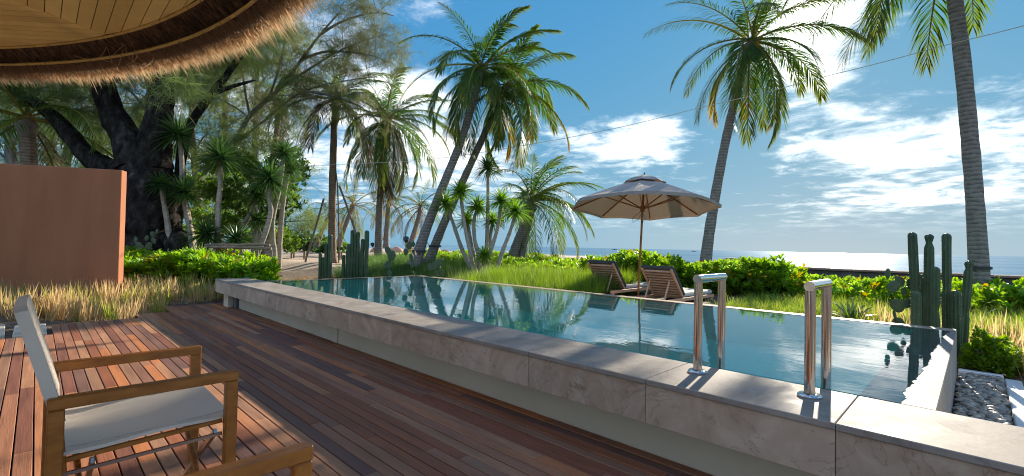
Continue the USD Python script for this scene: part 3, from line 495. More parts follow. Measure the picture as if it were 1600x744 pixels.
def sprig(seed, nl, L, w, rise=0.5, stem=0.0):
    """A whorl of paddle-shaped leaves at a shoot's tip."""
    r = np.random.default_rng(seed); m = MB()
    for k in range(nl):
        a = k * 2.4 + r.normal(0, .2); e = r.uniform(0.1, 1.15) * rise + 0.15
        d = np.array([math.cos(a) * math.cos(e), math.sin(a) * math.cos(e), math.sin(e)])
        b = np.array([0, 0, -stem * r.uniform()]); m.add(*oval_leaf(b, d, np.array([0, 0, 1.0]), L * r.uniform(.7, 1.1), w * r.uniform(.8, 1.1)))
    return m
def needle_spray(seed, n, L, w, droop):
    r = np.random.default_rng(seed); m = MB()
    stem_d = nrm(np.array([r.normal(0, .5), r.normal(0, .5), 0.2]))
    for k in range(n):
        t = r.uniform(); b = stem_d * L * 1.1 * t
        a = r.uniform(0, 2 * PI); e = r.normal(0.1, 0.5); d = np.array([math.cos(a) * math.cos(e), math.sin(a) * math.cos(e), math.sin(e)])
        d = nrm(d + stem_d * 0.6); m.add(*blade(b, d, L * r.uniform(.5, 1.0), w, droop * r.uniform(.3, 1.2), r, 2))
    return m
def in_view(n, t0, t1, f0, f1, seed, dens=None):
    """Random places between two bearings (right/forward ratio) and two distances from the viewer."""
    r = np.random.default_rng(seed); f = np.sqrt(r.uniform(f0 * f0, f1 * f1, n)); t = r.uniform(t0, t1, n)
    p = np.stack([SY * t * f - CY * f, CY * t * f + SY * f], 1); return p
def on_ground(p, dz=0.0): return np.c_[p, ground_z(p[:, 0], p[:, 1]) + dz]
def rect(n, x0, x1, y0, y1, seed):
    r = np.random.default_rng(seed); return np.stack([r.uniform(x0, x1, n), r.uniform(y0, y1, n)], 1)

# ------------------------------------------------------------------ deck
deck = thing('deck', 'reddish hardwood plank deck in front of the pool', 'deck', kind='structure')
PITCH_B, GAP = 0.0797, 0.007
def row_left(y): return -8.1 if y < 0.17 else -9.05 if y < 1.12 else -9.55 if y < 1.6 else -10.3
rows = [2.572 - PITCH_B * (k + 1) for k in range(37)]
und = MB()
for k, y in enumerate(rows):
    x = row_left(y + .04) + rnd.uniform(-.012, .012); first = True
    while x < 0.9:
        L = rnd.uniform(1.1, 2.6) if not first else rnd.uniform(0.6, 2.4); first = False
        if x + L > 0.6: L = 1.0 - x
        z = rnd.normal(0, .0012)
        part(deck, 'plank', MB().box((x + .001, y + GAP / 2, -.024 + z), (x + L - .001, y + PITCH_B - GAP / 2, z), 0.0022), f'deck_wood_{rnd.integers(0, 10)}')
        x += L
for (x0, x1, y0, y1) in ((-10.25, 1.0, 1.66, 2.57), (-9.5, 1.0, 1.14, 1.66), (-9.0, 1.0, .2, 1.14), (-8.05, 1.0, -6.0, .2)):
    und.box((x0, y0, -.09), (x1, y1 - .004, -.034))
part(deck, 'joist_bed', und, 'deck_dark')
rest = MB(); y = rows[-1] - PITCH_B
while y > -6:
    rest.box((-8.1, y + GAP / 2, -.024), (1.0, y + PITCH_B - GAP / 2, 0)); y -= PITCH_B
part(deck, 'plank', rest, 'deck_wood_0', kind='stuff')
for (x, y, w, d, r_) in ((-8.75, -.02, .98, .30, 0.0), (-8.98, -.40, 1.1, .30, 0.03), (-9.1, -.8, 1.1, .3, -.02)):
    t = thing('stepping_stone', {-8.75: 'square grey stepping stone against the cut end of the deck planks', -8.98: 'grey stepping stone in the gravel behind the chair back', -9.1: 'third grey stepping stone out from the deck end'}[x], 'paving stone', (x, y, 0), r_)
    part(t, 'slab', MB().box((-w / 2, -d / 2, -.06), (w / 2, d / 2, -.006 if x == -8.75 else -.012), .008), 'concrete')

# ------------------------------------------------------------------ pool
pool = thing('swimming_pool', 'raised infinity swimming pool with grey limestone rim and still turquoise water', 'swimming pool', kind='structure')
ZT = 0.48
edges = [-10.17] + [-(0.42 + 0.88 * k) for k in range(10, -4, -1)]; edges = [e for e in edges if e >= -10.17]
edges = sorted(set([-10.17] + [-(0.42 + 0.88 * k) for k in range(-3, 11)]))
for k in range(len(edges) - 1):
    a, b = edges[k] + .0015, edges[k + 1] - .0015
    ym = 2.945 if a < 1.6 else 2.945
    part(pool, 'coping_slab', MB().box((a, 2.388, ZT - .03), (b, 2.942, ZT), .003), 'limestone_sun_dimmed')
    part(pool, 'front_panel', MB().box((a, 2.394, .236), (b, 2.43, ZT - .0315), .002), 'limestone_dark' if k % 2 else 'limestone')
part(pool, 'coping_core', MB().box((-10.16, 2.432, .238), (2.1, 2.935, ZT - .032)), 'concrete')
part(pool, 'plinth_wall', MB().box((-9.36, 2.577, -.02), (2.1, 2.93, .2365)), 'concrete')
part(pool, 'pilaster', MB().box((-5.56, 2.562, -.02), (-5.44, 2.576, .2345)), 'concrete')
part(pool, 'end_column', MB().box((-9.86, 2.46, -.02), (-9.58, 2.9, .2365)), 'concrete')
bx = part(pool, 'meter_box', MB().box((-9.55, 2.53, 0), (-9.37, 2.9, .225), .006), 'grey_metal')
# outer and inner walls, rim level with the water
part(pool, 'far_wall', MB().box((-9.12, 6.10, -.06), (-.126, 6.26, ZT), .004), 'limestone_sun_dimmed')
part(pool, 'left_wall', MB().box((-9.12, 2.945, -.06), (-8.97, 6.098, ZT), .004), 'limestone_sun_dimmed')
part(pool, 'end_wall', MB().box((-.42, 2.945, -.06), (-.126, 6.097, ZT), .004), 'limestone_sun_dimmed')
# tiled basin (inside faces)
x0, x1, y0, y1, zb = -8.968, -.422, 2.934, 6.098, .06
bv = np.array([[x0, y0, zb], [x1, y0, zb], [x1, y1, zb], [x0, y1, zb], [x0, y0, ZT - .02], [x1, y0, ZT - .02], [x1, y1, ZT - .02], [x0, y1, ZT - .02]])
part(pool, 'tiled_basin', (bv, np.array([[0, 1, 2, 3], [0, 4, 5, 1], [1, 5, 6, 2], [2, 6, 7, 3], [3, 7, 4, 0]])), 'pool_tile')
# water: flush with the far rim, its edge dries raggedly on the end wall
NW = 260; yy = np.linspace(2.9435, 6.09, NW); wob = cn(meshkit.fbm(np.stack([yy * 5.0, yy * 0, yy * 0], 1), 5))
xe = -.262 + .030 * wob + .08 * (yy - 2.94) / 3.15 + .012 * np.abs(cn(meshkit.noise(np.stack([yy * 26.0, yy * 0 + 4, yy * 0], 1)))) ** 3
left = np.full(NW, -9.05)
wv = np.r_[np.c_[left, yy, np.full(NW, ZT + .003)], np.c_[np.full(NW, -1.2), yy, np.full(NW, ZT + .003)], np.c_[xe, yy, np.full(NW, ZT + .003)]]
wf = [[i, NW + i, NW + 1 + i, i + 1] for i in range(NW - 1)] + [[NW + i, 2 * NW + i, 2 * NW + 1 + i, NW + 1 + i] for i in range(NW - 1)]
struct('pool_water', (wv, np.array(wf)), 'pool_water_look')
# far rim, wet, a few millimetres higher so the water stays in
for nm, lo, hi in (('rim_strip', (-9.12, 6.095, ZT + .0005), (-.13, 6.255, ZT + .006)), ('rim_strip', (-9.118, 2.95, ZT + .0005), (-9.055, 6.09, ZT + .006))):
    part(pool, nm, MB().box(lo, hi, .002), 'limestone_dark')
tx = meshkit.text_mesh('1.20m', 0.034, 0.0012)
tv = np.array(tx.vertices); tv = np.stack([tv[:, 0] - 1.835, 2.3925 - tv[:, 2] , tv[:, 1] + .322], 1)
part(pool, 'depth_marking', (tv, np.array(tx.faces)[:, ::-1] if False else np.array(tx.faces)), 'engraving', label='depth mark reading 1.20m cut in the stone front')

# steel grab rails
rail = thing('pool_grab_rail', 'left polished steel grab rail, the one beside the sun lounger', 'grab rail', (-1.162, 2.752, ZT), 0, 'steel grab rails on the pool edge')
rail_post = part(rail, 'post', MB().tube([(0, 0, 0.004), (0, 0, .55)], .0245, 28), 'steel', smooth=40)
part(rail, 'post', MB().tube([(0, .36, -.5), (0, .36, .55)], .0245, 28), 'steel', smooth=40)
part(rail, 'top_bar', MB().tube([(0, -.0245, .55), (0, .3845, .55)], .0245, 28), 'steel', smooth=40)
part(rail_post, 'flange', MB().mesh(trimesh.creation.revolve([(0.0248, 0), (.054, 0), (.054, .009), (.047, .016), (.0278, .018)], sections=36)), 'steel', smooth=40)
copy_of(rail, (-.587, 2.727, ZT), 'right polished steel grab rail, nearest the pool corner and cacti')

# gravel trench and kerb at the pool's right end
peb = []
for s_ in range(8):
    b = trimesh.creation.icosphere(1, 1.0); v = np.array(b.vertices) * np.array([1, .72, .45]) ; v += .10 * cn(meshkit.noise(v * 1.7 + s_ * 9))[:, None] * v
    peb.append(('pebble', (v, np.array(b.faces)), f'pebble_{s_ % 5}'))
gp = rect(1500, -.10, .19, 2.98, 6.45, 3); gz = np.random.default_rng(4).uniform(.0, .05, len(gp))
gravel = scatter('/World', 'gravel', peb, np.c_[gp, gz], np.random.default_rng(5).uniform(.022, .043, len(gp)), tilt=.35, seed=6)
kerb = MB().box((.195, 2.98, -.05), (.30, 6.28, .075), .006)
struct('kerb', kerb, 'white_stone')
struct('kerb', MB().box((-.12, 6.462, -.05), (.192, 6.54, .065), .006), 'white_stone')

# ------------------------------------------------------------------ terracotta wall
wd = np.array([-.475, -.88]); wn = np.array([-.88, .475])
t = thing('garden_wall', 'plain terracotta plastered garden wall at the left edge', 'wall', (-11.02, 1.06, 0), math.atan2(wd[1], wd[0]))
part(t, 'wall_body', MB().box((0, -.2, -.15), (5.2, 0, 2.44), .008), 'terracotta')

# ------------------------------------------------------------------ round thatched roof
RC = np.array([-3.1, -4.33]); ZC = 2.92
roof = thing('thatched_roof', 'round thatched roof with boarded wooden ceiling overhanging the deck', 'roof', (RC[0], RC[1], 0))
RCE = 5.17
def sector(angle, half, nb_keep, y_phase):
    """Boards across a ceiling sector: each lies square to the sector's middle line."""
    ca, sa = math.cos(angle), math.sin(angle); rest = MB(); B = .0903
    k0 = int(RCE / B) + 1
    for k in range(k0, 0, -1):
        o = k * B + y_phase
        o0, o1 = o - B + .003, o - .002
        if o0 < .25: continue
        hw = lambda q: min(q * math.tan(half) - .002, math.sqrt(max(RCE * RCE - q * q, 0)))
        a0, a1 = hw(o0), hw(min(o1, RCE))
        if a0 <= .02: continue
        a1 = max(a1, .005)
        v = []
        for z in (ZC, ZC + .012):
            for (a, q) in ((-a0, o0), (a0, o0), (a1, o1), (-a1, o1)):
                v.append((a * ca - q * sa, a * sa + q * ca, z))
        f = [[0, 3, 2, 1], [4, 5, 6, 7], [0, 1, 5, 4], [1, 2, 6, 5], [2, 3, 7, 6], [3, 0, 4, 7]]
        if k > k0 - nb_keep: part(roof, 'ceiling_plank', MB().add(v, f), f'ceiling_wood_{rnd.integers(0, 5)}')
        else: rest.add(v, f)
    if rest.n: part(roof, 'ceiling_plank', rest, 'ceiling_wood_0', kind='stuff')
H0 = math.radians(24.5)
sector(0, H0, 44, (4.33 % .0903)); sector(2 * H0, H0, 34, 0); sector(-2 * H0, H0, 12, 0)
h5 = (2 * PI - 6 * H0) / 8
for q in range(4): sector(3 * H0 + h5 * (2 * q + 1), h5, 0, 0)
ring = lambda r0, z0, r1, z1, n=128: (np.array([(r * math.cos(2 * PI * i / n), r * math.sin(2 * PI * i / n), z) for i in range(n) for r, z in ((r0, z0), (r1, z1))]), np.array([[2 * i, (2 * i + 2) % (2 * n), (2 * i + 3) % (2 * n), 2 * i + 1] for i in range(n)]))
part(roof, 'ceiling_backing', MB().add(*ring(0.02, ZC + .02, 5.25, ZC + .02)), 'deck_dark')
def rod(r, z, w): return MB().tube([(r * math.cos(a), r * math.sin(a), z) for a in np.linspace(0, 2 * PI, 160)], w, 6, cap=False)
part(roof, 'edge_trim', rod(RCE + .012, ZC - .004, .012), 'ceiling_wood_3')
part(roof, 'eave_rod', rod(5.335, 2.822, .013), 'ceiling_wood_3')
part(roof, 'thatch_backing', MB().add(*ring(5.18, ZC + .01, 5.50, 2.80)).add(*ring(0.1, 5.6, 5.50, 2.85)), 'straw_thatch')
def strands(n, r0, z0, r1, z1, jr, jz, L0, L1, w, seed, lean=.35, down=.6):
    r = np.random.default_rng(seed); th = r.uniform(0, 2 * PI, n); u = r.uniform(0, 1, n)
    rr = r0 + (r1 - r0) * u + r.normal(0, jr, n); z = z0 + (z1 - z0) * u + r.normal(0, jz, n); L = r.uniform(L0, L1, n)
    rad = np.stack([np.cos(th), np.sin(th), 0 * th], 1); tan = np.stack([-np.sin(th), np.cos(th), 0 * th], 1)
    d = nrm(rad * 1.0 + tan * r.normal(lean, .22, n)[:, None] + np.array([0, 0, -1.0]) * r.normal(down, .2, n)[:, None])
    b = rad * rr[:, None] + np.c_[0 * z, 0 * z, z]; sd = nrm(np.cross(d, r.normal(0, 1, (n, 3))))
    ww = (w * r.uniform(.6, 1.3, n))[:, None]; mid = b + d * L[:, None] * .5; tip = b + d * L[:, None]; tip[:, 2] -= L * .10
    v = np.stack([b - sd * ww, b + sd * ww, mid + sd * ww * .8, mid - sd * ww * .8, tip], 1).reshape(-1, 3); k = np.arange(n)[:, None] * 5
    return v, np.vstack([k + [0, 1, 2], k + [0, 2, 3], k + [3, 2, 4]])
leaf('thatch_strand', (0.22, 0.175, 0.125), (0.78, 0.68, 0.53), trans=0.4, rough=0.75)
leaf('thatch_tip_sunlit', (0.44, 0.33, 0.19), (0.95, 0.80, 0.55), trans=0.45, rough=0.75)  # sunlight on the fringe put into a paler, brighter straw colour
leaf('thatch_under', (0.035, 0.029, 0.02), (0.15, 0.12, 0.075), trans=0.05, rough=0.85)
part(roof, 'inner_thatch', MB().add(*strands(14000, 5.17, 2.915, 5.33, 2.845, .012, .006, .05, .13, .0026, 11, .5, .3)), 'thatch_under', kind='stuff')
part(roof, 'eave_thatch', MB().add(*strands(22000, 5.33, 2.815, 5.42, 2.78, .014, .012, .05, .11, .0028, 12, .5, .55)), 'thatch_strand', kind='stuff')
part(roof, 'fringe_thatch', MB().add(*strands(24000, 5.42, 2.785, 5.49, 2.76, .016, .012, .05, .12, .0028, 14, .5, .6)), 'thatch_tip_sunlit', kind='stuff')
part(roof, 'outer_thatch', MB().add(*strands(16000, 5.36, 2.90, 5.50, 2.80, .03, .015, .10, .20, .003, 13, .4, .6)), 'thatch_tip_sunlit', kind='stuff')

ls = MB(); r9 = np.random.default_rng(19)
for k in range(9):
    b = at(-0.838 * 3.72 + r9.normal(0, .12), 3.72 + r9.normal(0, .04), 2.72) - np.array([RC[0], RC[1], 0]); d = np.array([r9.normal(0, .09), r9.normal(0, .09), -r9.uniform(.08, .2)])
    ls.tube(smooth_path([b, b + d * .5 + r9.normal(0, .025, 3), b + d + r9.normal(0, .05, 3)], 7), .0022, 4)
part(roof, 'loose_straw', ls, 'thatch_tip_sunlit', kind='stuff')

# ------------------------------------------------------------------ director chairs
chair = thing('director_chair', 'teak director chair with grey canvas seat, seen whole at lower left', 'chair', (-2.515, .325, 0), 0, 'teak director chairs on the deck')
W2, DF, DB, AH = .31, .285, -.285, .66
for s in (-1, 1):
    x = s * W2
    part(chair, 'armrest', MB().box((x - .021, DB, AH - .04), (x + .021, DF, AH), .004), 'teak')
    part(chair, 'front_leg', MB().box((x - .02, DF - .045, 0), (x + .02, DF - .001, AH - .041), .004), 'teak')
    part(chair, 'rear_leg', MB().box((x - .02, DB + .001, 0), (x + .02, DB + .045, AH - .041), .004), 'teak')
    part(chair, 'seat_rail', MB().bar((x - s * .03, DB + .05, .432), (x - s * .03, DF - .046, .452), .014, .018, bevel=.003), 'teak')
    part(chair, 'stretcher', MB().bar((x - s * .025, DB + .046, .385), (x - s * .025, DF - .046, .40), .012, .012), 'aluminium')
    part(chair, 'back_upright', MB().bar((x - s * .034, DB + .055, .30), (x - s * .034, DB + .03, .60), .02, .02, bevel=.003), 'teak')
for yv in (DB + .10, DF - .09):
    part(chair, 'cross_brace', MB().bar((-W2 + .03, yv, .41), (W2 - .03, yv + .01, .04), .018, .03, bevel=.003), 'teak')
    part(chair, 'cross_brace', MB().bar((W2 - .03, yv + .022, .41), (-W2 + .03, yv + .032, .04), .016, .026, bevel=.003), 'aluminium')
gu, gv = np.meshgrid(np.linspace(-1, 1, 17), np.linspace(0, 1, 13), indexing='ij')
def sling(zf, ny=13):
    top = np.stack([gu * (W2 - .022), DB + .045 + gv * (DF - DB - .055), .455 + .018 * gv - .022 * (1 - gu ** 2) * np.sin(PI * gv) ** .5 + .004 * np.sin(gv * 9 + gu * 3)], -1)
    return top
def sheet(grid, thick):
    a, b = grid.shape[:2]; g = grid.reshape(-1, 3); n = nrm(np.cross(np.gradient(grid, axis=0), np.gradient(grid, axis=1))).reshape(-1, 3)
    v = np.r_[g + n * thick / 2, g - n * thick / 2]; N = a * b
    i, j = np.meshgrid(np.arange(a - 1), np.arange(b - 1), indexing='ij'); i, j = i.ravel(), j.ravel()
    q = np.stack([i * b + j, (i + 1) * b + j, (i + 1) * b + j + 1, i * b + j + 1], 1)
    f = [q, q[:, ::-1] + N]; edge = [k for k in range(b)] + [k * b + b - 1 for k in range(1, a)] + [(a - 1) * b + k for k in range(b - 2, -1, -1)] + [k * b for k in range(a - 2, 0, -1)]
    e = np.array(edge); e2 = np.roll(e, -1); f.append(np.stack([e2, e, e + N, e2 + N], 1)); return v, np.vstack(f)
seat_ = part(chair, 'seat', sheet(sling(0), .012), 'fabric', smooth=50)
part(seat_, 'hem', MB().tube([(x, DF - .012, .466 - .018 * (1 - (x / W2) ** 2)) for x in np.linspace(-W2 + .03, W2 - .03, 12)], .009, 8), 'fabric', smooth=50)
for sx in (-1, 1):
    part(seat_, 'stitching', MB().tube([(sx * (W2 - .07), DB + .045 + v_ * (DF - DB - .055), .4635 + .018 * v_ - .022 * (1 - ((W2 - .07) / (W2 - .022)) ** 2) * math.sin(PI * min(max(v_, .001), .999)) ** .5) for v_ in np.linspace(.01, .99, 14)], .0016, 5), 'cushion')
bz = gv; bgrid = np.stack([gu * (W2 - .004), DB + .033 - .10 * gv - .006 * (1 - gu ** 2), .57 + .385 * gv], -1)
th = np.array([.022 + .022 * math.sin(PI * min(1, .25 + .75 * q)) for q in np.linspace(0, 1, 13)])
part(chair, 'backrest', sheet(bgrid, .033), 'fabric', smooth=60)
part(chair, 'back_skirt', MB().box((-W2 + .022, DB + .012, .30), (W2 - .022, DB + .020, .565)), 'fabric')
copy_of(chair, (-2.515 + 1.55, .325 - .075, 0), 'teak director chair cut off by the bottom edge, sunlit arm only')

# ------------------------------------------------------------------ umbrella
ub = thing('parasol', 'beige canvas market umbrella with wooden pole and eight ribs', 'umbrella', (-4.73, 8.36, .27))
px_, py_ = np.array([.08, .03]), None
lean = np.array([.02, .02, 1.0])
def tilt_matrix(deg_back, deg_side):
    a = trimesh.transformations.rotation_matrix(math.radians(-deg_back), [SY, CY, 0])[:3, :3]; b = trimesh.transformations.rotation_matrix(math.radians(deg_side), [-CY, SY, 0])[:3, :3]; return b @ a
TILT, PIV = tilt_matrix(5.5, 1.5), np.array([0, 0, 2.0])
def tl(p):
    p = np.asarray(p, float); q = np.where(p[..., 2:3] > 1.62, (p - PIV) @ TILT.T + PIV, p); return q + p[..., 2:3] * np.array([.03, .02, 0])
part(ub, 'pole', MB().tube(tl(np.array([(0, 0, -.1), (0, 0, 2.28)])), .021, 12), 'teak', smooth=40)
RU, ZR, ZP = 1.42, 1.76, 2.33
rim = []
def canopy_pt(a, t, s_off=0):
    # a: angle in turns of 8, t: 0 top .. 1 rim; between the ribs the cloth hangs lower and its hem curves up
    k = a % 1.0; sag = 4 * k * (1 - k); ang = (math.floor(a) + k) * PI / 4 + .39
    chord = math.cos(PI / 8) / math.cos((k - .5) * PI / 4); r = RU * t * chord
    z = ZP - (ZP - ZR) * (t ** 1.12) - .045 * sag * math.sin(PI * t) * t + .02 * sag * t ** 4
    return np.array([r * math.cos(ang), r * math.sin(ang), z])
for k in range(8):
    g = np.array([[canopy_pt(min(k + u, k + .9999), t) for t in np.linspace(.10, 1, 11)] for u in np.linspace(0, 1, 9)])
    part(ub, 'canopy_panel', sheet(tl(g.reshape(-1, 3)).reshape(g.shape), .004), 'canvas', smooth=40)
    g2 = np.array([[canopy_pt(min(k + u, k + .9999), t) + [0, 0, -.03 - .035 * (1)] for t in (.985, 1.0)] for u in np.linspace(0, 1, 9)]); g2[:, 0] = np.array([canopy_pt(min(k + u, k + .9999), 1.0) for u in np.linspace(0, 1, 9)]); g2[:, 1] = g2[:, 0] + [0, 0, -.055]
    part(ub, 'valance', sheet(tl(g2.reshape(-1, 3)).reshape(g2.shape), .003), 'canvas', smooth=40)
    g3 = np.array([[canopy_pt(min(k + u, k + .9999), t) * [1, 1, 1] + [0, 0, .045 + .03 * (1 - t) - (.02 if t > .25 else 0)] for t in np.linspace(.0, .30, 5)] for u in np.linspace(0, 1, 7)])
    part(ub, 'vent_cap', sheet(tl(g3.reshape(-1, 3)).reshape(g3.shape), .004), 'canvas', smooth=40)
    a0 = canopy_pt(k + 1e-6, .06) - [0, 0, .03]; a1 = canopy_pt(k + 1e-6, .985) - [0, 0, .02]
    rib_ = part(ub, 'rib', MB().bar(tl(a0), tl(a1), .018, .024), 'teak')
    mid = a0 + (a1 - a0) * .52; part(rib_, 'strut', MB().bar(tl(np.array([mid[0] * .04, mid[1] * .04, 1.72])), tl(mid - [0, 0, .015]), .014, .02), 'teak')
part(ub, 'hub', MB().tube(tl(np.array([(0, 0, 1.66), (0, 0, 1.78)])), .045, 16), 'teak', smooth=40)
part(ub, 'crown', MB().tube(tl(np.array([(0, 0, 2.21), (0, 0, 2.33)])), .05, 16), 'teak', smooth=40)
part(ub, 'finial', MB().tube(tl(np.array([(0, 0, 2.33), (0, 0, 2.41), (0, 0, 2.45)])), [.02, .018, .005], 10), 'dark_fabric', smooth=40)
part(ub, 'pull_cord', MB().tube(tl(np.array([(.03, -.02, 1.7), (.02, -.18, 1.5), (-.06, -.24, 1.44), (-.12, -.16, 1.52), (-.03, -.02, 1.66)])), .004, 5), 'dark_fabric')
part(ub, 'cord_bundle', MB().tube(tl(np.array([(.03, -.03, 1.60), (.09, -.05, 1.56), (.10, -.05, 1.50), (.04, -.04, 1.49), (.03, -.03, 1.55), (.10, -.05, 1.53)])), .010, 6), 'rope')

# ------------------------------------------------------------------ sun loungers
def make_lounger(loc, rz, label):
    t = thing('sun_lounger', label, 'sun lounger', loc, rz, 'wooden sun loungers under the parasol')
    w = .325
    for s in (-1, 1):
        part(t, 'side_rail', MB().box((s * w - .02, -.15, .24), (s * w + .02, 1.62, .30), .005), 'weathered_teak')
        part(t, 'leg', MB().box((s * w - .02, -.10, -.05), (s * w + .02, -.05, .239), .004), 'weathered_teak')
        part(t, 'leg', MB().box((s * w - .02, 1.50, -.05), (s * w + .02, 1.55, .239), .004), 'weathered_teak')
    B0, B1 = np.array([0, .42, .30]), np.array([0, -.02, .80])      # the back hinges at B0 and its top leans towards the pool
    bd = nrm(B1 - B0); L = np.linalg.norm(B1 - B0); bn = np.array([0, -bd[2], bd[1]])
    for s in (-1, 1):
        part(t, 'back_stile', MB().bar(B0 + [s * (w - .045), 0, 0], B1 + [s * (w - .045), 0, 0], .04, .028, up=bn, bevel=.003), 'weathered_teak')
        part(t, 'back_prop', MB().bar(B0 + bd * L * .62 + bn * -.02 * -1 + [s * (w - .14), -.02, 0], np.array([s * (w - .14), -.06, .27]), .02, .03, bevel=.003), 'weathered_teak')
    for k in range(10):
        c = B0 + bd * (L * (.05 + .097 * k)) 
        part(t, 'back_slat', MB().bar(c + [-w + .07, 0, 0], c + [w - .07, 0, 0], .016, .042, up=bn, bevel=.002), 'weathered_teak')
    for k in range(16):
        y = .46 + k * .074; part(t, 'seat_slat', MB().box((-w + .022, y, .275), (w - .022, y + .055, .297)), 'weathered_teak')
    # mattress: back part on the raised back, seat part flat
    c0, c1 = B0 - bn * .055, B1 - bn * .055
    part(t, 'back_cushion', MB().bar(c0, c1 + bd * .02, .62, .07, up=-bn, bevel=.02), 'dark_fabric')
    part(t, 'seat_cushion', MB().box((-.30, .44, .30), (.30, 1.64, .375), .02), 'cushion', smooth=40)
    return t
make_lounger((-5.22, 7.78, .10), 0.02, 'left slatted teak sun lounger, farther from the steel rails')
make_lounger((-4.00, 7.70, .05), -0.02, 'right slatted teak sun lounger with pale cushion foot showing')
struct('terrace', MB().box((-5.7, 6.9, .02), (-2.9, 9.8, .21), .01), 'sand')

# ------------------------------------------------------------------ sea wall, rocks, boats
t = thing('sea_wall', 'low dark stone sea wall beyond the green shrubs', 'wall')
part(t, 'wall_body', MB().box((-14.5, 15.5, -.9), (14, 15.85, .70), .02), 'seawall_stone')
x = -14.5
while x < 14: 
    L = rnd.uniform(.9, 1.5); part(t, 'cap_stone', MB().box((x + .004, 15.44, .703), (x + L - .004, 15.93, .76 + rnd.normal(0, .004)), .012), 'beach_sand'); x += L
def boulder(seed, sc, flat=.5):
    b = trimesh.creation.icosphere(3, 1.0); v = np.array(b.vertices); r = np.random.default_rng(seed)
    n = cn(meshkit.fbm(v * 1.3 + seed * 7.7))
    v = v * (1 + .55 * np.asarray(n).reshape(-1, 1)); v *= np.array([sc, sc * r.uniform(.6, .9), sc * flat]); return v, np.array(b.faces)
def rock(loc, sc, seed, label, mat='rock', flat=.5, group=None):
    t = thing('rock', label, 'rock', loc, 0, group); part(t, 'boulder', boulder(seed, sc, flat), mat, smooth=60)
rock((-26.5, 79.5, -1.7), 3.3, 1, 'largest reddish rock mound, on the shore right of the parasol palm', flat=.55)
rock((-23.0, 78.0, -1.7), 2.0, 2, 'low reddish rock right of the big shore mound', flat=.4)
rock((-30, 79.5, -1.7), 1.6, 3, 'small dark rock left of the big shore mound', flat=.35)
rock((-72, 88, -1.7), 3.6, 4, 'long brown rock ridge at the waterline left of the parasol', flat=.34)
rock((-60, 84, -1.7), 3.0, 5, 'brown rock ridge nearer the parasol at the waterline', flat=.34)
rock((-84, 95, -1.7), 3.4, 21, 'dark rock by the leaning palm at the waterline', flat=.36)
for k, (x_, y_, s_, fl) in enumerate(((-41.5, 25.6, .9, .8), (-41.0, 27.6, 1.2, .75), (-40.4, 29.4, .8, .9), (-42.3, 23.7, .8, .8), (-41.2, 31.2, .9, .6), (-44, 22, .8, .7), (-38.8, 31.6, .7, .8))):
    rock((x_, y_, .15), s_, 30 + k, ['orange sandstone block just right of the slim upright palm', 'largest orange sandstone block behind the dark grass', 'rounded orange block near the leaning palms', 'orange block left of the slim upright palm', 'flat orange block between grass and leaning palms', 'leftmost orange block by the wooden bench', 'small orange block nearest the leaning trunk'][k], 'orange_rock', fl)
def boat(loc, label, L):
    t = thing('boat', label, 'boat', loc)
    h = MB(); n = 9; xs = np.linspace(-1, 1, n); v = []
    for x_ in xs:
        w = .17 * (1 - abs(x_) ** 2.4) + .004; zt = .12 + .08 * x_ * x_
        v += [(x_ * L / 2, -w * L / 2, zt * L / 2), (x_ * L / 2, 0, -.05 * L), (x_ * L / 2, w * L / 2, zt * L / 2)]
    f = []
    for i in range(n - 1):
        a = 3 * i; f += [[a, a + 3, a + 4, a + 1], [a + 1, a + 4, a + 5, a + 2], [a, a + 2, a + 5, a + 3]]
    part(t, 'hull', h.add(v, f), 'black_metal'); part(t, 'cabin', MB().box((-.12 * L, -.05 * L, .07 * L), (.14 * L, .05 * L, .17 * L), .1), 'grey_metal')
boat((-455, 720, -1.7), 'tiny dark boat far out on the sea left of the parasol', 11)
boat((-330, 760, -1.7), 'tiny dark boat on the horizon between parasol and palm', 9)

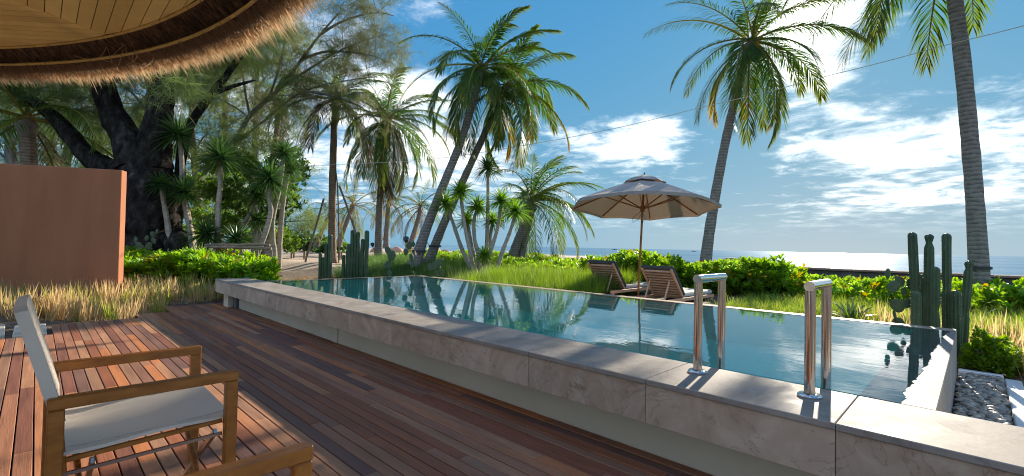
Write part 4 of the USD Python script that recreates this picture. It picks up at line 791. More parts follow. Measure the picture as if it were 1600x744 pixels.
# ------------------------------------------------------------------ palms
def frond(org, az, e0, L, droop, r, wl=.62, n_l=46, twist=0.0, width=.027, hang=.35):
    N = 15; s = np.linspace(0, 1, N); e = e0 - droop * s ** 1.25; azs = az + twist * s ** 2
    d = np.stack([np.cos(azs) * np.cos(e), np.sin(azs) * np.cos(e), np.sin(e)], 1); P = org + np.r_[[np.zeros(3)], np.cumsum((d[:-1] + d[1:]) / 2 * L / (N - 1), 0)]
    from numpy import interp
    t = np.linspace(.10, 1.0, n_l); t = np.r_[t, t]; sg = np.r_[np.ones(n_l), -np.ones(n_l)]; t = np.clip(t + r.normal(0, .006, len(t)), .08, 1)
    C = np.stack([interp(t, s, P[:, k]) for k in range(3)], 1); T = nrm(np.stack([interp(t, s, d[:, k]) for k in range(3)], 1))
    side = nrm(np.cross(T, [0, 0, 1.0])); roll = r.normal(0, .12); up = np.cross(side, T); side = side * math.cos(roll) + up * math.sin(roll)
    ll = wl * np.clip(np.sin(PI * (.14 + .80 * t)) ** .6, .15, 1) * r.uniform(.82, 1.08, len(t))
    sw = np.radians(28 + 38 * t + r.normal(0, 5, len(t)))
    dr = nrm(side * sg[:, None] * np.cos(sw)[:, None] + T * np.sin(sw)[:, None] + up * .12)
    h = (hang * r.uniform(.6, 1.4, len(t)))[:, None] * np.array([0, 0, -1.0]); w = nrm(np.cross(dr, up) + up * .5) * width / 2
    L1 = ll[:, None]; a = C; b = C + dr * L1 * .5 + h * L1 * .22; c = C + dr * L1 * .92 + h * L1 * .95
    v = np.stack([a - w * .5, a + w * .5, b + w, b - w, c], 1).reshape(-1, 3); k = np.arange(len(t))[:, None] * 5
    f = np.vstack([k + [0, 1, 2], k + [0, 2, 3], k + [3, 2, 4]]); uv = np.repeat(np.c_[t, np.ones(len(t))], 5, 0)
    uv[4::5, 0] = np.minimum(uv[4::5, 0] + .25, 1)
    rb = MB().tube(P, np.linspace(.035, .006, N) * (L / 3.2), 4, cap=False); rv, rf = rb.get()
    return np.r_[v, rv], np.r_[f, rf + len(v)], np.r_[uv, np.c_[np.linspace(0, .5, len(rv)), np.zeros(len(rv))]]
def palm(label, pts, r0, r1, seed, L=3.2, nf=24, droop=(1.0, 1.9), e_hi=1.35, e_lo=-.75, mats=('frond_green',), wl=.62, bark='palm_bark', az0=None, nuts=0, second=None, hang=.35, n_l=46, azs=None, group=None):
    r = np.random.default_rng(seed); p = thing('palm_tree', label, 'palm tree', tuple(pts[0]), 0, group); o = np.array(pts[0])
    q = smooth_path(np.array(pts) - o, 40); s = np.linspace(0, 1, 40); rad = r1 + (r0 - r1) * (1 - s) ** 1.1 + .5 * r0 * np.exp(-s * 18)
    rad *= 1 + r.normal(0, .018, 40); tr = part(p, 'trunk', MB().tube(q, rad, 14), bark, smooth=50)
    if second is not None:
        q2 = smooth_path(np.array(second) - o, 24); part(p, 'trunk', MB().tube(q2, np.linspace(r0, r1, 24), 12), bark, smooth=50)
    hub = q[-1]; up = nrm(q[-1] - q[-4])
    shaft = part(p, 'crown_shaft', MB().tube([hub - up * .45, hub - up * .1, hub + up * .25], [r1 * 1.02, r1 * 1.45, r1 * .5], 10), 'frond_dry' if False else 'bamboo', smooth=50)
    for k in range(nf):
        u = k / (nf - 1); az = (az0 or 0) + k * 2.39996 + r.normal(0, .15) if azs is None else azs[k % len(azs)] + r.normal(0, .08)
        e = e_hi + (e_lo - e_hi) * u ** .85 + r.normal(0, .10); dr = droop[0] + (droop[1] - droop[0]) * min(1, u * 1.2) + r.normal(0, .12)
        if u > .65: dr *= .7
        mt = mats[0]
        if len(mats) > 1 and u > .55 and r.uniform() < .38: mt = mats[1]
        if len(mats) > 2 and u > .8 and r.uniform() < .6: mt = mats[2]
        if len(mats) > 3 and u < .3: mt = mats[3]
        v, f, uv = frond(hub + up * .12 + r.normal(0, .04, 3), az, e, L * r.uniform(.85, 1.08) * (.8 if u < .12 else 1), dr, r, wl=wl, twist=r.normal(0, .25), hang=hang * (1 + .8 * u), n_l=n_l)
        part(p, 'frond', (v, f), mt, uv=uv)
    for k in range(nuts):
        a = r.uniform(0, 2 * PI); b = trimesh.creation.icosphere(2, .11); b.apply_scale([1, 1, 1.25]); b.apply_translation(hub + [math.cos(a) * .24, math.sin(a) * .24, -.16 - r.uniform(0, .22)])
        part(shaft, 'coconut', MB().mesh(b), 'frond_fresh' if False else 'prickly_pear', smooth=True)
    return p
G_, O_, D_, F_r = 'frond_green', 'frond_gold', 'frond_dry', 'frond_fresh'
PD = DATA['palm']
palm('tall coconut palm rising past the top edge beside the column cacti', PD['G'], .16, .125, 101, L=3.25, nf=22, mats=(F_r, O_, G_, G_), e_lo=-.40, nuts=7, n_l=72, wl=.70)
palm('coconut palm with drooping crown between the parasol and the right edge', PD['F'], .165, .105, 102, L=3.25, nf=25, mats=(G_, O_, G_, F_r), e_lo=-.92, droop=(.9, 1.7), nuts=9, n_l=74, wl=.66)
palm('tallest leaning coconut palm, front trunk of the crossing pair', PD['C'], .15, .10, 103, L=2.75, nf=26, mats=(F_r, O_, G_, G_), e_lo=-.85, nuts=7, n_l=68, wl=.56)
palm('leaning coconut palm whose crown shows right behind the tallest one', PD['D'], .14, .095, 104, L=2.7, nf=22, mats=(G_, O_, G_, F_r), e_lo=-.85, nuts=5, n_l=64, wl=.6)
palm('straight dark palm propped by wooden poles, left of the column cacti', PD['A'], .165, .13, 105, L=3.3, nf=22, mats=(G_, G_, D_, F_r), e_hi=1.5, e_lo=-.55, bark='palm_bark_brown', n_l=64, wl=.70)
palm('upright palm with full hanging crown behind the dark grass', PD['B'], .17, .13, 106, L=3.8, nf=38, mats=(G_, G_, D_, G_), e_lo=-1.3, droop=(.9, 1.6), nuts=5, n_l=68, wl=.78)
palm('short windswept palm with two trunks in front of the sea', PD['E'], .2, .15, 107, L=3.1, nf=30, mats=(F_r, G_, G_, G_), e_lo=-.3, second=DATA['E2'], azs=list(np.radians([20, -20, 60, -45, 95, 130, 5, 170, -70, 40, -10, 150])), n_l=44)
palm('small far palm leaning right, behind the upright hanging palm', PD['H'], .19, .14, 108, L=3.2, nf=16, mats=(O_, G_, D_), n_l=30)
palm('small far palm at the far left of the beach', PD['I'], .19, .14, 109, L=3.4, nf=16, mats=(G_, O_, D_), n_l=30)
palm('golden short palm hidden behind the hanging palm crown', PD['K'], .19, .14, 110, L=3.3, nf=18, mats=(O_, O_, D_), n_l=30)
palm('far short palm behind the two leaning trunks', PD['N'], .19, .14, 111, L=3.2, nf=16, mats=(G_, O_, D_), n_l=30)
palm('palm with yellow leaf stalks behind the terracotta wall', [(-18.67, -.16, 0.0)] + PD['L'], .22, .17, 112, L=3.6, nf=16, mats=(F_r, G_, D_), e_lo=-.5, bark='palm_bark_brown', n_l=46)
palm('slim palm with brown hanging fronds in front of the feathery trees', [(-25.7, 8.4, .1)] + PD['M'], .16, .12, 113, L=2.8, nf=18, mats=(G_, D_, D_), e_lo=-1.2, bark='palm_bark_brown', n_l=34)

# wooden props of the straight palm
for i, pp in enumerate(DATA['props']):
    t = thing('prop_pole', ['wooden prop pole leaning from the left on the straight palm', 'wooden prop pole leaning from the right on the straight palm', 'thin upright pole tied left of the straight palm trunk', 'thin upright pole tied right of the straight palm trunk'][i], 'pole', tuple(pp[0]))
    q = smooth_path(np.array(pp) - pp[0], 8); q[0, 2] -= .3; part(t, 'pole', MB().tube(q, [.045] * 8 if i < 2 else [.03] * 8, 7), 'bamboo', smooth=50)
t = thing('rope', 'thin pale rope strung through the palms up to the right', 'rope')
part(t, 'strand', MB().tube(smooth_path(DATA['cable'], 60), .008, 5), 'rope')
def spotlight(base, hub, label):
    t = thing('spotlight', label, 'spotlight', tuple(base)); h = np.array(hub) - base
    part(t, 'bracket', MB().tube([h * 0, h * .5, h], .012, 6), 'black_metal'); d = nrm(np.array([.5, -.4, .5]))
    part(t, 'lamp_housing', MB().tube([h - d * .05, h + d * .03, h + d * .11], [.045, .07, .085], 12), 'black_metal', smooth=40)
def collar(c, r, h, label):
    t = thing('trunk_band', label, 'band', tuple(c)); part(t, 'band', MB().mesh(trimesh.creation.annulus(r, r + .012, h)), 'black_metal')
def on_palm(k, i, f): a, b = np.array(PD[k][i]), np.array(PD[k][i + 1]); return a + (b - a) * f
c = on_palm('C', 0, .45); collar(c, .20, .06, 'black strap round the foot of the front leaning palm'); spotlight(c + [-.20, -.15, .05], c + [-.36, -.22, .30], 'black spotlight strapped to the front leaning palm')
c = on_palm('D', 0, .55); collar(c, .185, .06, 'black strap round the foot of the rear leaning palm'); spotlight(c + [-.2, -.1, .05], c + [-.40, -.12, .22], 'black spotlight strapped to the rear leaning palm')
c = on_palm('G', 0, .80); collar(c, .185, .06, 'black strap round the tall palm beside the column cacti')
c = on_palm('B', 0, .35); spotlight(c + [.0, -.25, 0], c + [.05, -.32, .18], 'black spotlight at the foot of the upright hanging palm')
c = on_palm('A', 0, .3); spotlight(c + [.15, -.2, 0], c + [.3, -.3, .15], 'black spotlight at the foot of the propped palm')

# ------------------------------------------------------------------ casuarina trees
def limb(pts, r0, r1, n=14, sides=10, rough_=.12, seed=0, first=None):
    r = np.random.default_rng(seed); q = smooth_path(pts, n); rad = np.linspace(r0, r1, n) * (1 + r.normal(0, rough_ * .5, n))
    m = MB().tube(q, rad, sides); v, f = m.get(); v = v + .35 * rough_ * r0 * r.normal(0, 1, v.shape) ; return v, f
tb = DATA['trunk_big']
big = thing('casuarina_tree', 'huge black barked casuarina with three spreading limbs behind the wall', 'tree', (-16.26, 2.21, 0.1)); o = np.array([-16.26, 2.21, .1])
def sculpt(path, rads, sides=26, n=60, seed=1, amp=.18):
    q = smooth_path(path, n); rad = np.interp(np.linspace(0, 1, n), np.linspace(0, 1, len(rads)), rads); v, f = MB().tube(q, rad, sides).get()
    c = np.repeat(q, sides, 0); c = np.r_[c, q[[0, -1]]]; dv = v - c; nz = cn(meshkit.fbm(v * 1.4 + seed)); n2 = cn(meshkit.fbm(v * 5.0 + seed))
    return v + dv * (1.6 * amp * np.asarray(nz).reshape(-1, 1) + amp * np.asarray(n2).reshape(-1, 1)), f
part(big, 'trunk', sculpt(np.array([np.array(tb['trunk'][0]) - [0, 0, .6]] + tb['trunk']) - o, [1.0, .86, .74, .70, .62, .42], seed=2), 'dark_bark', smooth=60)
part(big, 'limb', sculpt(np.array(tb['left']) - o, [.42, .34, .26, .21, .17, .13, .10, .07], 18, 48, 3, .14), 'dark_bark', smooth=60)
part(big, 'limb', sculpt(np.array(tb['mid']) - o, [.5, .37, .30, .27, .25, .22, .16], 20, 48, 4, .14), 'dark_bark', smooth=60)
part(big, 'limb', sculpt(np.array(tb['right']) - o, [.45, .34, .31, .29, .24, .18], 20, 48, 5, .14), 'dark_bark', smooth=60)
part(big, 'root', sculpt(np.array(tb['root']) - o, [.25, .3, .34, .26, .3], 16, 24, 6, .3), 'dark_bark', smooth=60)
sprays = lambda mat, L=.55, w=.020, n=22, dr=.75: [('needle_spray', needle_spray(200 + k, n, L, w, dr), mat) for k in range(5)]
def clump_points(clumps, per, seed):
    r = np.random.default_rng(seed); out = []
    for (c, rad) in clumps:
        k = max(3, int(per * rad ** 2)); d = nrm(r.normal(0, 1, (k, 3))) * (r.uniform(0.15, 1, k) ** .45)[:, None] * rad; d[:, 2] *= .55; out.append(np.asarray(c) + d)
    return np.vstack(out)
def foliage(tree, o, clumps, per, mat, seed, L=.55, w=.022, n=22, sc=(.8, 1.4), dr=.75):
    p = clump_points(clumps, per, seed) - o; r = np.random.default_rng(seed + 1)
    scatter(tree, 'foliage', sprays(mat, L, w, n, dr), p, r.uniform(*sc, len(p)), tilt=.3, seed=seed)
rc = np.random.default_rng(55)
def bt(px, F, z): return at((px - 800) / 734 * F, F, z)
# crown of the big tree: clumps above and between its limbs
cl = []
for k in range(46):
    px_ = rc.uniform(-40, 330); F = rc.uniform(11.2, 15.5); zz = rc.uniform(4.6, 9.5); cl.append((bt(px_, F, zz), rc.uniform(.7, 1.2)))
foliage(big, o, cl, 40, 'needles_dark', 61, L=.5, w=.012, n=34, dr=.5)
# feathery trees behind: trunk, a few boughs, hanging foliage
labels = ['feathery casuarina with a bent trunk behind the fork of the black tree', 'feathery casuarina over the middle of the terracotta wall', 'pale feathery casuarina farthest back behind the wall', 'feathery casuarina nearest the left picture edge', 'feathery casuarina right behind the black left limb', 'feathery casuarina behind the pale stemmed rosette plants', 'tall pale casuarina farthest back right of the black tree', 'feathery casuarina with its trunk among the rosette plants']
for i, tp in enumerate(DATA['bgtrunks']):
    tp = np.array(tp); base = tp[0].copy(); base[2] = .05
    t = thing('casuarina_tree', labels[i], 'tree', tuple(base)); pts = np.vstack([base, tp, tp[-1] + [0, 0, 3.0]]) - base
    part(t, 'trunk', limb(pts, .26, .10, 22, 9, .12, 70 + i), 'grey_bark', smooth=60); F = float(np.hypot(*tp[0][:2])); px_c = 800 + 734 * (tp[0] @ [SY, CY, 0]) / (tp[0] @ [-CY, SY, 0]); Fd = tp[0] @ [-CY, SY, 0]
    cl = []; r = np.random.default_rng(80 + i)
    for k in range(34):
        zz = 1.5 + 12.5 * r.uniform() ** .9; a = r.uniform(0, 2 * PI); rr = r.uniform(.4, 3.4) * (1.15 - .4 * (zz / 14)); c = np.array([math.cos(a) * rr, math.sin(a) * rr, zz])
        cl.append((c, r.uniform(.75, 1.35)))
        if k % 3 == 0:
            s0 = np.array([np.interp(zz * .9, pts[:, 2], pts[:, 0]), np.interp(zz * .9, pts[:, 2], pts[:, 1]), zz * .9 - .4]); part(t, 'bough', limb(np.array([s0, (s0 + c) / 2 + [0, 0, .25], c]), .07, .02, 8, 6, .1, k), 'grey_bark', smooth=60)
    foliage(t, np.zeros(3), cl, 24, ['needles', 'needles', 'needles_pale', 'needles', 'needles', 'needles', 'needles_pale', 'needles'][i], 90 + i, L=.55, w=.024, n=26, dr=.5)
# the airy tree whose fan of thin branches reaches over the sky
c2 = DATA['cas2']; base = np.array(c2[0][0]); t = thing('casuarina_tree', 'airy casuarina with thin fanning branches against the blue sky', 'tree', tuple(base))
cl = []; r = np.random.default_rng(120)
for i, br in enumerate(c2):
    br = np.array(br) - base; part(t, 'trunk' if i == 0 else 'bough', limb(br, .2 if i == 0 else .06, .03 if i == 0 else .012, 30 if i == 0 else 14, 9 if i == 0 else 6, .06, 130 + i), 'grey_bark', smooth=60)
    q = smooth_path(br, 20)
    for k in range(6 if i else 12, 20):
        if r.uniform() < .85: cl.append((q[k] + r.normal(0, .35, 3) + [0, 0, .15], r.uniform(.35, .75)))
        for _ in range(2):   # twigs
            e = q[k] + r.normal(0, .55, 3) + [0, 0, .25]; tw = np.array([q[k], (q[k] + e) / 2 + r.normal(0, .05, 3), e]); 
            if k % 3 == 0: part(t, 'twig', limb(tw, .018, .006, 5, 4, .05, k), 'grey_bark'); cl.append((e, r.uniform(.3, .5)))
for k in range(16): cl.append((np.array(bt(r.uniform(380, 500), r.uniform(18, 21), r.uniform(6.0, 11.5))) - base, r.uniform(.6, 1.0)))
foliage(t, np.zeros(3), cl, 42, 'needles_pale', 121, L=.42, w=.014, n=20)
cb = DATA['cas1b']; base = np.array([-17.6, 3.0, .1]); t = thing('casuarina_tree', 'casuarina with dark slanting limbs just right of the black trunk', 'tree', tuple(base))
part(t, 'trunk', limb(np.vstack([base, cb[0]]) - base, .22, .06, 24, 9, .1, 140), 'dark_bark', smooth=60); part(t, 'bough', limb(np.array(cb[1]) - base, .09, .03, 10, 7, .1, 141), 'dark_bark', smooth=60)
cl = [];
for k in range(26): cl.append((np.array(bt(rc.uniform(285, 440), rc.uniform(14.5, 17.5), rc.uniform(4.2, 9.5))) - base, rc.uniform(.6, 1.05)))
foliage(t, np.zeros(3), cl, 36, 'needles', 142, L=.5, w=.015, n=30, dr=.5)

# ------------------------------------------------------------------ broad-leaved tree and bushes at the left back
base = np.array(at(-8.75, 16.0, .2)); t = thing('broadleaf_tree', 'bright green leafy tree behind the rosette plants', 'tree', tuple(base))
lo = np.array(cb[2]) - base
part(t, 'trunk', limb(np.array([(0, 0, -.3), (.05, .05, 1.2), (-.05, .0, 2.4), (.2, .3, 3.4)]), .22, .09, 16, 10, .1, 150), 'pale_stem', smooth=60)
part(t, 'trunk', limb(np.array([(.25, .3, -.3), (.28, .34, 1.2), (.5, .6, 2.6), (.9, 1.1, 3.3)]), .17, .07, 16, 10, .1, 151), 'pale_stem', smooth=60)
cl = []; r = np.random.default_rng(153)
for k in range(60): cl.append((np.array(bt(r.uniform(290, 462), r.uniform(15.2, 19.5), r.uniform(.9, 4.2))) - base, r.uniform(.35, .7)))
p = clump_points(cl, 130, 154); scatter(t, 'foliage', [('leaf_sprig', sprig(155 + k, 10, .16, .06, .9, .12), 'broad_leaf') for k in range(3)], p, np.random.default_rng(156).uniform(.7, 1.3, len(p)), tilt=.7, seed=157)
def bush(base, label, rx, rz, n, mat, seed, L=.12, w=.05, sc=(.8, 1.3), nl=10, name='shrub'):
    base = np.array(base, float); r = np.random.default_rng(seed); t = thing(name, label, 'shrub', tuple(base)); q = nrm(r.normal(0, 1, (n, 3))); q[:, 2] = np.abs(q[:, 2])
    lump = 1 + .35 * np.sin(q[:, 0] * 5 + seed) * np.sin(q[:, 1] * 4.3 + 1); q *= (r.uniform(.35, 1, n) ** .5 * lump)[:, None]
    pos = q * [rx, rx, rz] + [0, 0, .05]
    st = MB()
    for k in range(14): a = r.uniform(0, 2 * PI); st.tube([(0, 0, -.1), (math.cos(a) * rx * .35, math.sin(a) * rx * .35, rz * .4), (math.cos(a) * rx * .7, math.sin(a) * rx * .7, rz * .75)], [.012, .009, .005], 5)
    part(t, 'stem', st, 'grey_bark'); scatter(t, 'foliage', [('leaf_sprig', sprig(seed + k, nl, L, w, .8, .06), mat) for k in range(3)], pos, r.uniform(*sc, n), tilt=.6, seed=seed); return t
bush((.12, 6.78, .03), 'small bright green bush beside the gravel trench', .24, .30, 420, 'bush_leaf', 160, L=.05, w=.026)
bush(tuple(at(-27.2, 62, .1)), 'distant low green bush left end of the sand', 5.0, 1.5, 900, 'broad_leaf', 170, L=.5, w=.25)
bush(tuple(at(-32.5, 64, .1)), 'distant green bush behind the trunks of the rosette plants', 5.0, 1.5, 900, 'broad_leaf', 171, L=.5, w=.25)
bush(tuple(at(-17.8, 41, .1)), 'dark sea grape like bush standing on the sand', 1.6, 2.0, 420, 'sword_leaf', 172, L=.22, w=.14, nl=7)
bush(tuple(at(-14.6, 38, .1)), 'small dark bush behind the propped palm', 1.1, 1.0, 260, 'sword_leaf', 173, L=.22, w=.14, nl=7)
bush(tuple(at(-24, 58, .1)), 'distant rounded green bush in the middle of the sand edge', 3.6, 1.1, 600, 'broad_leaf', 174, L=.5, w=.25)

# ------------------------------------------------------------------ hedges of paddle leaves
def hedge_pts(p, top, thick, seed):
    r = np.random.default_rng(seed); n = cn(meshkit.fbm(np.c_[p * .9, np.zeros(len(p))]))
    n2 = np.sin(p[:, 0] * 2.3 + 1) * np.sin(p[:, 1] * 2.1); h = top * (1 + .35 * np.asarray(n).ravel() + .14 * n2); return np.c_[p, ground_z(p[:, 0], p[:, 1]) + h - thick * r.uniform(0, 1, len(p)) ** 1.3]
hs = lambda mat, L=.155, w=.062, seed=300: [('leaf_sprig', sprig(seed + k, 11 if k < 9 else 5, L * (.8 + .08 * (k % 6)), w * (.85 + .06 * (k % 5)), .95, .06), 'young_leaf' if k in (7, 8) else 'old_leaf' if k == 9 else mat) for k in range(10)]
def hedge(name, label, p, top, thick, mat, seed, sc=(.75, 1.25), L=.155, w=.062):
    t = thing(name, label, 'hedge', (0, 0, 0)); pos = hedge_pts(p, top, thick, seed); scatter(t, 'foliage', hs(mat, L, w, seed), pos, np.random.default_rng(seed).uniform(*sc, len(p)), tilt=.45, seed=seed); return t
hedge('hedge', 'bright green paddle leaved hedge behind the stubble and terracotta wall', in_view(2100, -.86, -.505, 9.7, 12.2, 201), .66, .6, 'hedge_leaf', 202, L=.225, w=.07)
p = rect(3600, -14, 6, 10.6, 13.6, 203); keep = ~((np.hypot(p[:, 0] + 5.7, p[:, 1] - 14) < .35)); p = p[keep]
hedge('hedge', 'long paddle leaved hedge in front of the sea wall', p, .37, .42, 'hedge_leaf_far', 204, L=.19, w=.075)
p = np.r_[rect(1500, -21, -9, 12.2, 16.2, 208), rect(500, -13.5, -9, 9.6, 12.2, 209)]
hedge('hedge', 'low paddle leaved ground cover round the feet of the leaning palms', p, .42, .42, 'hedge_leaf_far', 210, L=.19, w=.075)
hedge('hedge', 'taller leafy patch right behind the two sun loungers', rect(1700, -7.6, -2.6, 10.2, 11.8, 205), .72, .62, 'hedge_leaf_far', 206, L=.19, w=.075)

# ------------------------------------------------------------------ grasses
def grass(name, label, p, protos, sc, seed, tilt=.12, kind='stuff', dz=-.02):
    s = scatter('/World', name, protos, on_ground(p, dz), np.random.default_rng(seed).uniform(*sc, len(p)), tilt=tilt, seed=seed); return tag(s, label, 'grass', None, 'stuff')
stub = [('stubble_tuft', tuft(400 + k, 11, .42, .024, .26, .03, .06), ['grass_dry', 'grass_dry', 'grass_dry_green', 'grass_dry'][k]) for k in range(4)]
stub += [('stubble_tuft', tuft(410 + k, 22, .16, .012, 1.6, .5, .12), 'grass_dry') for k in range(2)]
p = in_view(1150, -1.12, -.60, 7.0, 9.6, 401); ok = ~((p[:, 0] > -8.1) | ((p[:, 1] > .2) & (p[:, 0] > -9.15)) | ((p[:, 1] > 1.14) & (p[:, 0] > -9.65)) | ((p[:, 1] > 1.62) & (p[:, 0] > -10.4)))
ok &= ~((p[:, 0] > -9.7) & (p[:, 1] < .25) & (p[:, 1] > -1.0))
q = p - np.array([-11.02, 1.06]); along = q @ wd; off = q @ wn; ok &= ~((along > -.05) & (off > -.05))
grass('dry_grass', 'straw coloured cut grass stubble between deck and terracotta wall', p[ok], stub, (.75, 1.3), 402)
soft = [('grass_tuft', tuft(420 + k, 34, .62, .012, .75, .35, .10, 3), 'grass_soft') for k in range(3)]
grass('tall_grass', 'dark soft grass behind the column cacti and leaning palms', np.r_[in_view(900, -.36, -.10, 11.2, 15.0, 421), in_view(800, -.31, -.06, 15.0, 23.0, 423)], soft, (.85, 1.35), 422)
brt = [('grass_tuft', tuft(430 + k, 42, .72, .011, .42, .22, .10, 3), ['grass_bright', 'grass_bright', 'grass_meadow'][k]) for k in range(3)]
p = np.r_[rect(800, -8.6, -5.35, 6.55, 8.9, 431), rect(160, -5.6, -5.1, 7.0, 8.9, 433)]
grass('tall_grass', 'bright lime green tall grass left of the sun loungers', p, brt, (.7, 1.15), 432)
org = [('grass_tuft', tuft(440 + k, 26, .34, .012, .6, .2, .10), ['grass_orange', 'grass_meadow', 'grass_dry_brown', 'grass_orange'][k]) for k in range(4)]
p = np.r_[rect(620, -12.2, -9.25, 3.2, 7.2, 441), rect(420, -9.3, -7.0, 6.35, 7.6, 442), rect(120, -11.5, -9.3, 2.6, 3.3, 443)]
grass('ornamental_grass', 'orange and yellow low grass strip behind the far pool corner', p, org, (.7, 1.2), 444)
mea = [('grass_tuft', tuft(450 + k, 30, .34, .010, .9, .35, .14, 3), ['grass_meadow', 'grass_bright', 'grass_dry_green'][k]) for k in range(3)]
grass('meadow_grass', 'low sunlit meadow grass between the pool and the right hedge', np.r_[rect(1500, -3.0, 3.5, 7.4, 11.4, 451), rect(260, -2.7, -.9, 6.4, 7.5, 452)], mea, (.6, 1.15), 453)
p = np.r_[rect(260, -1.1, 1.8, 6.7, 8.3, 461), rect(160, .35, 2.5, 5.0, 7.6, 463)]; ok = ~((np.abs(p[:, 0] - .12) < .24) & (np.abs(p[:, 1] - 6.78) < .26))
grass('dry_grass', 'brown dry stalks and mulch around the column cacti', p[ok], stub[:1] + stub[2:6] + [('stubble_tuft', tuft(465, 30, .26, .012, 2.2, .6, .2), 'grass_dry_brown')], (.6, 1.15), 462)
grass('meadow_grass', 'short green lawn strip beyond the kerb at the right edge', rect(500, .34, 1.5, 3.4, 5.6, 471), mea, (.25, .45), 472)

# ------------------------------------------------------------------ rosette plants (pale stems, sword leaves)
def rosette(seed, n, R, w, lo=-.5):
    r = np.random.default_rng(seed); m = MB()
    for k in range(n):
        a = k * 2.39996; e = math.asin(np.clip(lo + (1 - lo) * ((k + .5) / n), -1, 1)) + r.normal(0, .08); d = np.array([math.cos(a) * math.cos(e), math.sin(a) * math.cos(e), math.sin(e)])
        m.add(*blade(d * .02, d, R * r.uniform(.8, 1.08), w, .22 + .18 * r.uniform() * math.cos(e), r, 4))
    return m
DL = ['rosette plant with the highest head before the black trunk', 'foremost rosette plant in the middle behind the bamboo rail', 'rosette plant with S shaped stem at the right of the rail', 'rosette plant with a head high behind the S shaped stem', 'small rosette head clinging before the black trunk', 'rosette plant with head low between the two foremost stems', 'slanting rosette plant behind the bamboo rail', 'short rosette plant under the S shaped stem', 'stemless rosette left of the foremost stem', 'stemless rosette right of the foremost stem', 'rosette plant farthest right by the sand']
for i, (h, R, st) in enumerate(DATA['drac_left']):
    t = thing('rosette_plant', DL[i], 'plant', tuple(st[0]), 0, 'rosette plants by the bamboo rail'); q = smooth_path(np.array(st) - st[0], 16); q[0, 2] -= .35
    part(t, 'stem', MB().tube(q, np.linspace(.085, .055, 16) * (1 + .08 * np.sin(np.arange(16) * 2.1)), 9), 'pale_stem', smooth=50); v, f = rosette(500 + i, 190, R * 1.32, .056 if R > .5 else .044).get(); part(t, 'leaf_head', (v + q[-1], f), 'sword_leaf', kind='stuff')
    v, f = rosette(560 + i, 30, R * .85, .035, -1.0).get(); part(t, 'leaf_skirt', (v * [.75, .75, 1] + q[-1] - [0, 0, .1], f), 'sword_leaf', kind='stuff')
DR = ['leftmost bright rosette plant of the clump by the sea', 'bright rosette plant second from left in the clump', 'bright rosette plant at the middle front of the clump', 'tallest rosette plant of the clump, head above the rest', 'bright rosette plant right of the tall one', 'rightmost bright rosette plant before the windswept palm', 'rosette plant half hidden at the left back of the clump', 'rosette plant half hidden right behind the tall stem', 'low young rosette at the foot of the clump']
for i, (h, R, st) in enumerate(DATA['drac_right']):
    t = thing('rosette_plant', DR[i], 'plant', tuple(st[0]), 0, 'rosette plants in the clump by the sea'); q = smooth_path(np.array(st) - st[0], 16); q[0, 2] -= .3
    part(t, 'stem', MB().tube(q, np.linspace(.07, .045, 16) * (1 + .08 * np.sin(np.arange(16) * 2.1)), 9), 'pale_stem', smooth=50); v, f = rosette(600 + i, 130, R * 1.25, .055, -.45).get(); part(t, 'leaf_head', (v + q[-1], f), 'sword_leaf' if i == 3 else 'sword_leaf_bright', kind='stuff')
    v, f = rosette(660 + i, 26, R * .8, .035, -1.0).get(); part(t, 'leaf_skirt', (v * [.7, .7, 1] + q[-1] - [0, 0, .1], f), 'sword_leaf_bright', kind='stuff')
t = thing('agave', 'green agave rosette in the meadow grass near the right rail', 'agave', (-1.24, 8.05, .24)); m = rosette(700, 34, .46, .085, .1); part(t, 'leaf_rosette', m, 'agave_leaf', kind='stuff')
t = thing('agave', 'dark agave at the front of the lime green grass', 'agave', (-5.75, 6.62, .22)); part(t, 'leaf_rosette', rosette(701, 30, .34, .06, .15), 'sword_leaf', kind='stuff')
t = thing('bamboo_rail', 'rustic bamboo rail around the pale stemmed rosette plants', 'railing', tuple(at(-6.9, 11.55, .1))); o = at(-6.9, 11.55, .1); W_ = lambda q: np.array(q) - o
dn = DATA['railing']
for a, b, rr in ((dn[0], dn[2], .035), (dn[3], dn[4], .03), (dn[0] + np.array([0, .0, .05]), dn[3] + np.array([-.3, .2, .0]), .03)): part(t, 'rail', MB().tube(smooth_path([W_(a), (W_(a) + W_(b)) / 2 + [0, 0, .012], W_(b)], 6), rr, 8), 'bamboo', smooth=50)
for px_ in (334, 366, 377, 402, 424): c = W_(bt(px_, 11.62, 0)); part(t, 'post', MB().tube([c + [0, 0, 0], c + [.01, 0, .98]], .038, 8), 'bamboo', smooth=50)
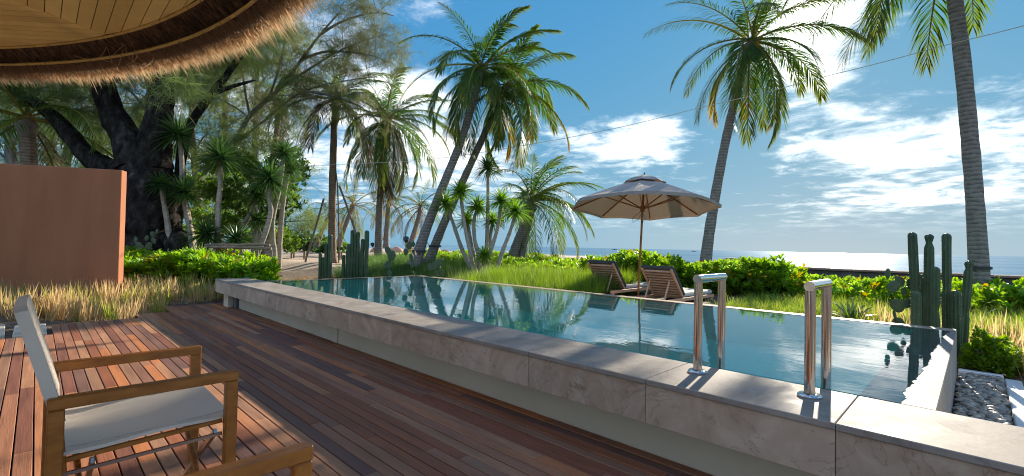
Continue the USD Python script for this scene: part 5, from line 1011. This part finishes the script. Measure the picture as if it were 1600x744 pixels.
# ------------------------------------------------------------------ cacti
def cactus_column(H, R, seed, ribs=7, knob=False, waist=None):
    n = 26; a = np.arange(ribs * 6) * 2 * PI / (ribs * 6); prof = 1 + .22 * np.cos(a * ribs); zs = np.r_[np.linspace(0, H - R * 1.2, n), H - R * 1.2 + R * 1.2 * np.sin(np.linspace(0.25, PI / 2, 6))]; r = np.random.default_rng(seed)
    k = np.r_[np.full(n, 1.0), np.cos(np.linspace(0.25, PI / 2, 6))]; k[:n] *= 1 + .05 * np.sin(zs[:n] * 7 + seed)
    if waist: k *= 1 - .28 * np.exp(-((zs - waist * H) / (.05)) ** 2)
    if knob: k *= 1 - .42 * np.exp(-((zs - (H - 2.4 * R)) / (.03)) ** 2)
    k[-1] = .03
    v = np.stack([np.outer(k, R * prof * np.cos(a)), np.outer(k, R * prof * np.sin(a)), np.outer(zs, np.ones(len(a)))], -1); m = len(a); N = len(zs)
    i, j = np.meshgrid(np.arange(N - 1), np.arange(m), indexing='ij'); i, j = i.ravel(), j.ravel(); f = np.stack([i * m + j, i * m + (j + 1) % m, (i + 1) * m + (j + 1) % m, (i + 1) * m + j], 1)
    sp = MB()
    for q in range(ribs):
        for z in np.arange(.05, H - .02, .035):
            kk = np.interp(z, zs, k) * R * 1.2; c = np.array([kk * math.cos(2 * PI * q / ribs), kk * math.sin(2 * PI * q / ribs), z]); dd = nrm(c * [1, 1, 0] + r.normal(0, .012, 3)); s_ = np.array([-dd[1], dd[0], 0]) * .0035
            sp.add([c - s_, c + s_, c + dd * .016 + [0, 0, r.normal(0, .006)]], [[0, 1, 2]])
    return (v.reshape(-1, 3), f), sp
t = thing('column_cactus', 'right group of dark column cacti at the pool corner', 'cactus', (-.35, 6.98, .02)); o = np.array([-.35, 6.98, .02])
for i, (c, R, b) in enumerate(DATA['cactR']):
    H = c[2] - .02; (v, f), sp = cactus_column(H, R * .70, i, 7, knob=i in (1, 6), waist=[.52, None, .55, .58, None, None, .5, None][i]); sh = np.array([b[0], b[1], .02]) - o; lean_ = np.array([(c[0] - b[0]) / H, (c[1] - b[1]) / H, 0])
    col = part(t, 'column', (v + sh + v[:, 2:3] * lean_, f), 'cactus', smooth=40); sv, sf = sp.get(); part(col, 'spine_row', (sv + sh + sv[:, 2:3] * lean_, sf), 'cactus_spine', kind='stuff')
for grp, (i0, i1, lab) in enumerate(((0, 4, 'left small group of column cacti by the propped palm'), (4, 13, 'taller crowded group of column cacti left of the pool corner'))):
    c0 = DATA['cactL'][i0][0]; o = np.array([c0[0], c0[1], .1]); t = thing('column_cactus', lab, 'cactus', tuple(o))
    for i in range(i0, i1):
        c, R = DATA['cactL'][i]; H = c[2] - .1; (v, f), sp = cactus_column(H, R * .66, 40 + i, 6); sh = np.array([c[0], c[1], .1]) - o; col = part(t, 'column', (v + sh, f), 'cactus', smooth=40); sv, sf = sp.get(); part(col, 'spine_row', (sv + sh, sf), 'cactus_spine', kind='stuff')
def pear(pads, label, seed, z0, fac):
    r = np.random.default_rng(seed); o = np.array([pads[0][0][0], pads[0][0][1], z0]); t = thing('prickly_pear', label, 'cactus', tuple(o)); prev = None
    for i, (c, R) in enumerate(pads):
        b = trimesh.creation.icosphere(3, 1.0); v = np.array(b.vertices); tilt_ = r.normal(0, .5); v[:, 0] *= 1 - .22 * (v[:, 2] < 0) * np.abs(v[:, 2]); v = v * [R * fac * .8, R * .15, R * (.6 + .5 * fac)]
        ca, sa = math.cos(tilt_), math.sin(tilt_); v = np.stack([v[:, 0] * ca - v[:, 1] * sa, v[:, 0] * sa + v[:, 1] * ca, v[:, 2]], 1); le = r.normal(0, .18); v[:, 0] += v[:, 2] * le
        ya = 0.8; v = np.stack([v[:, 0] * math.cos(ya) - v[:, 1] * math.sin(ya), v[:, 0] * math.sin(ya) + v[:, 1] * math.cos(ya), v[:, 2]], 1); part(t, 'pad', (v + np.array(c) - o, np.array(b.faces)), 'prickly_pear', smooth=True)
    stem0 = np.array(pads[0][0]) - o; part(t, 'stem', MB().tube([(stem0[0], stem0[1], -.1), tuple(stem0)], [.03, .035], 8), 'prickly_pear', smooth=True); return t
pear(DATA['pearR'], 'dark prickly pear left of the right column cacti', 710, .02, 1.5)
pear(DATA['pearL'][0], 'pale prickly pear right of the column cacti behind the pool', 711, .1, 1.0)
pear(DATA['pearL'][1], 'tall thin prickly pear at the far pool corner', 712, .15, 1.0)
pear(DATA['pearL'][2], 'low bushy prickly pear next to the lime green grass', 713, .15, 1.0)
pear(DATA['pearF'], 'grey green prickly pear at the foot of the black tree', 714, .1, 1.0)
# ------------------------------------------------------------------ benches on the sand
for i, (a, b) in enumerate(((0, 1), (2, 3))):
    A, B = np.array(DATA['bench'][a]), np.array(DATA['bench'][b]); o = np.array([*A[:2], .08]); t = thing('bench', ['low wooden bench on the sand left of the propped palm', 'low wooden bench on the sand right of the propped palm'][i], 'bench', tuple(o)); d = B - A; d[2] = 0; A0 = np.array([0, 0, .62]); wv_ = nrm(np.array([-d[1], d[0], 0])) * .14
    for s in (-1.2, 0, 1.2): part(t, 'slat', MB().bar(A0 + wv_ * s, A0 + d + wv_ * s, .12, .04), 'bamboo')
    for u in (.1, .9):
        for s in (-1, 1): c = d * u + wv_ * s; part(t, 'leg', MB().bar(c + [0, 0, -.1], c + [0, 0, .598], .06, .06, up=(1, 0, 0)), 'bamboo')
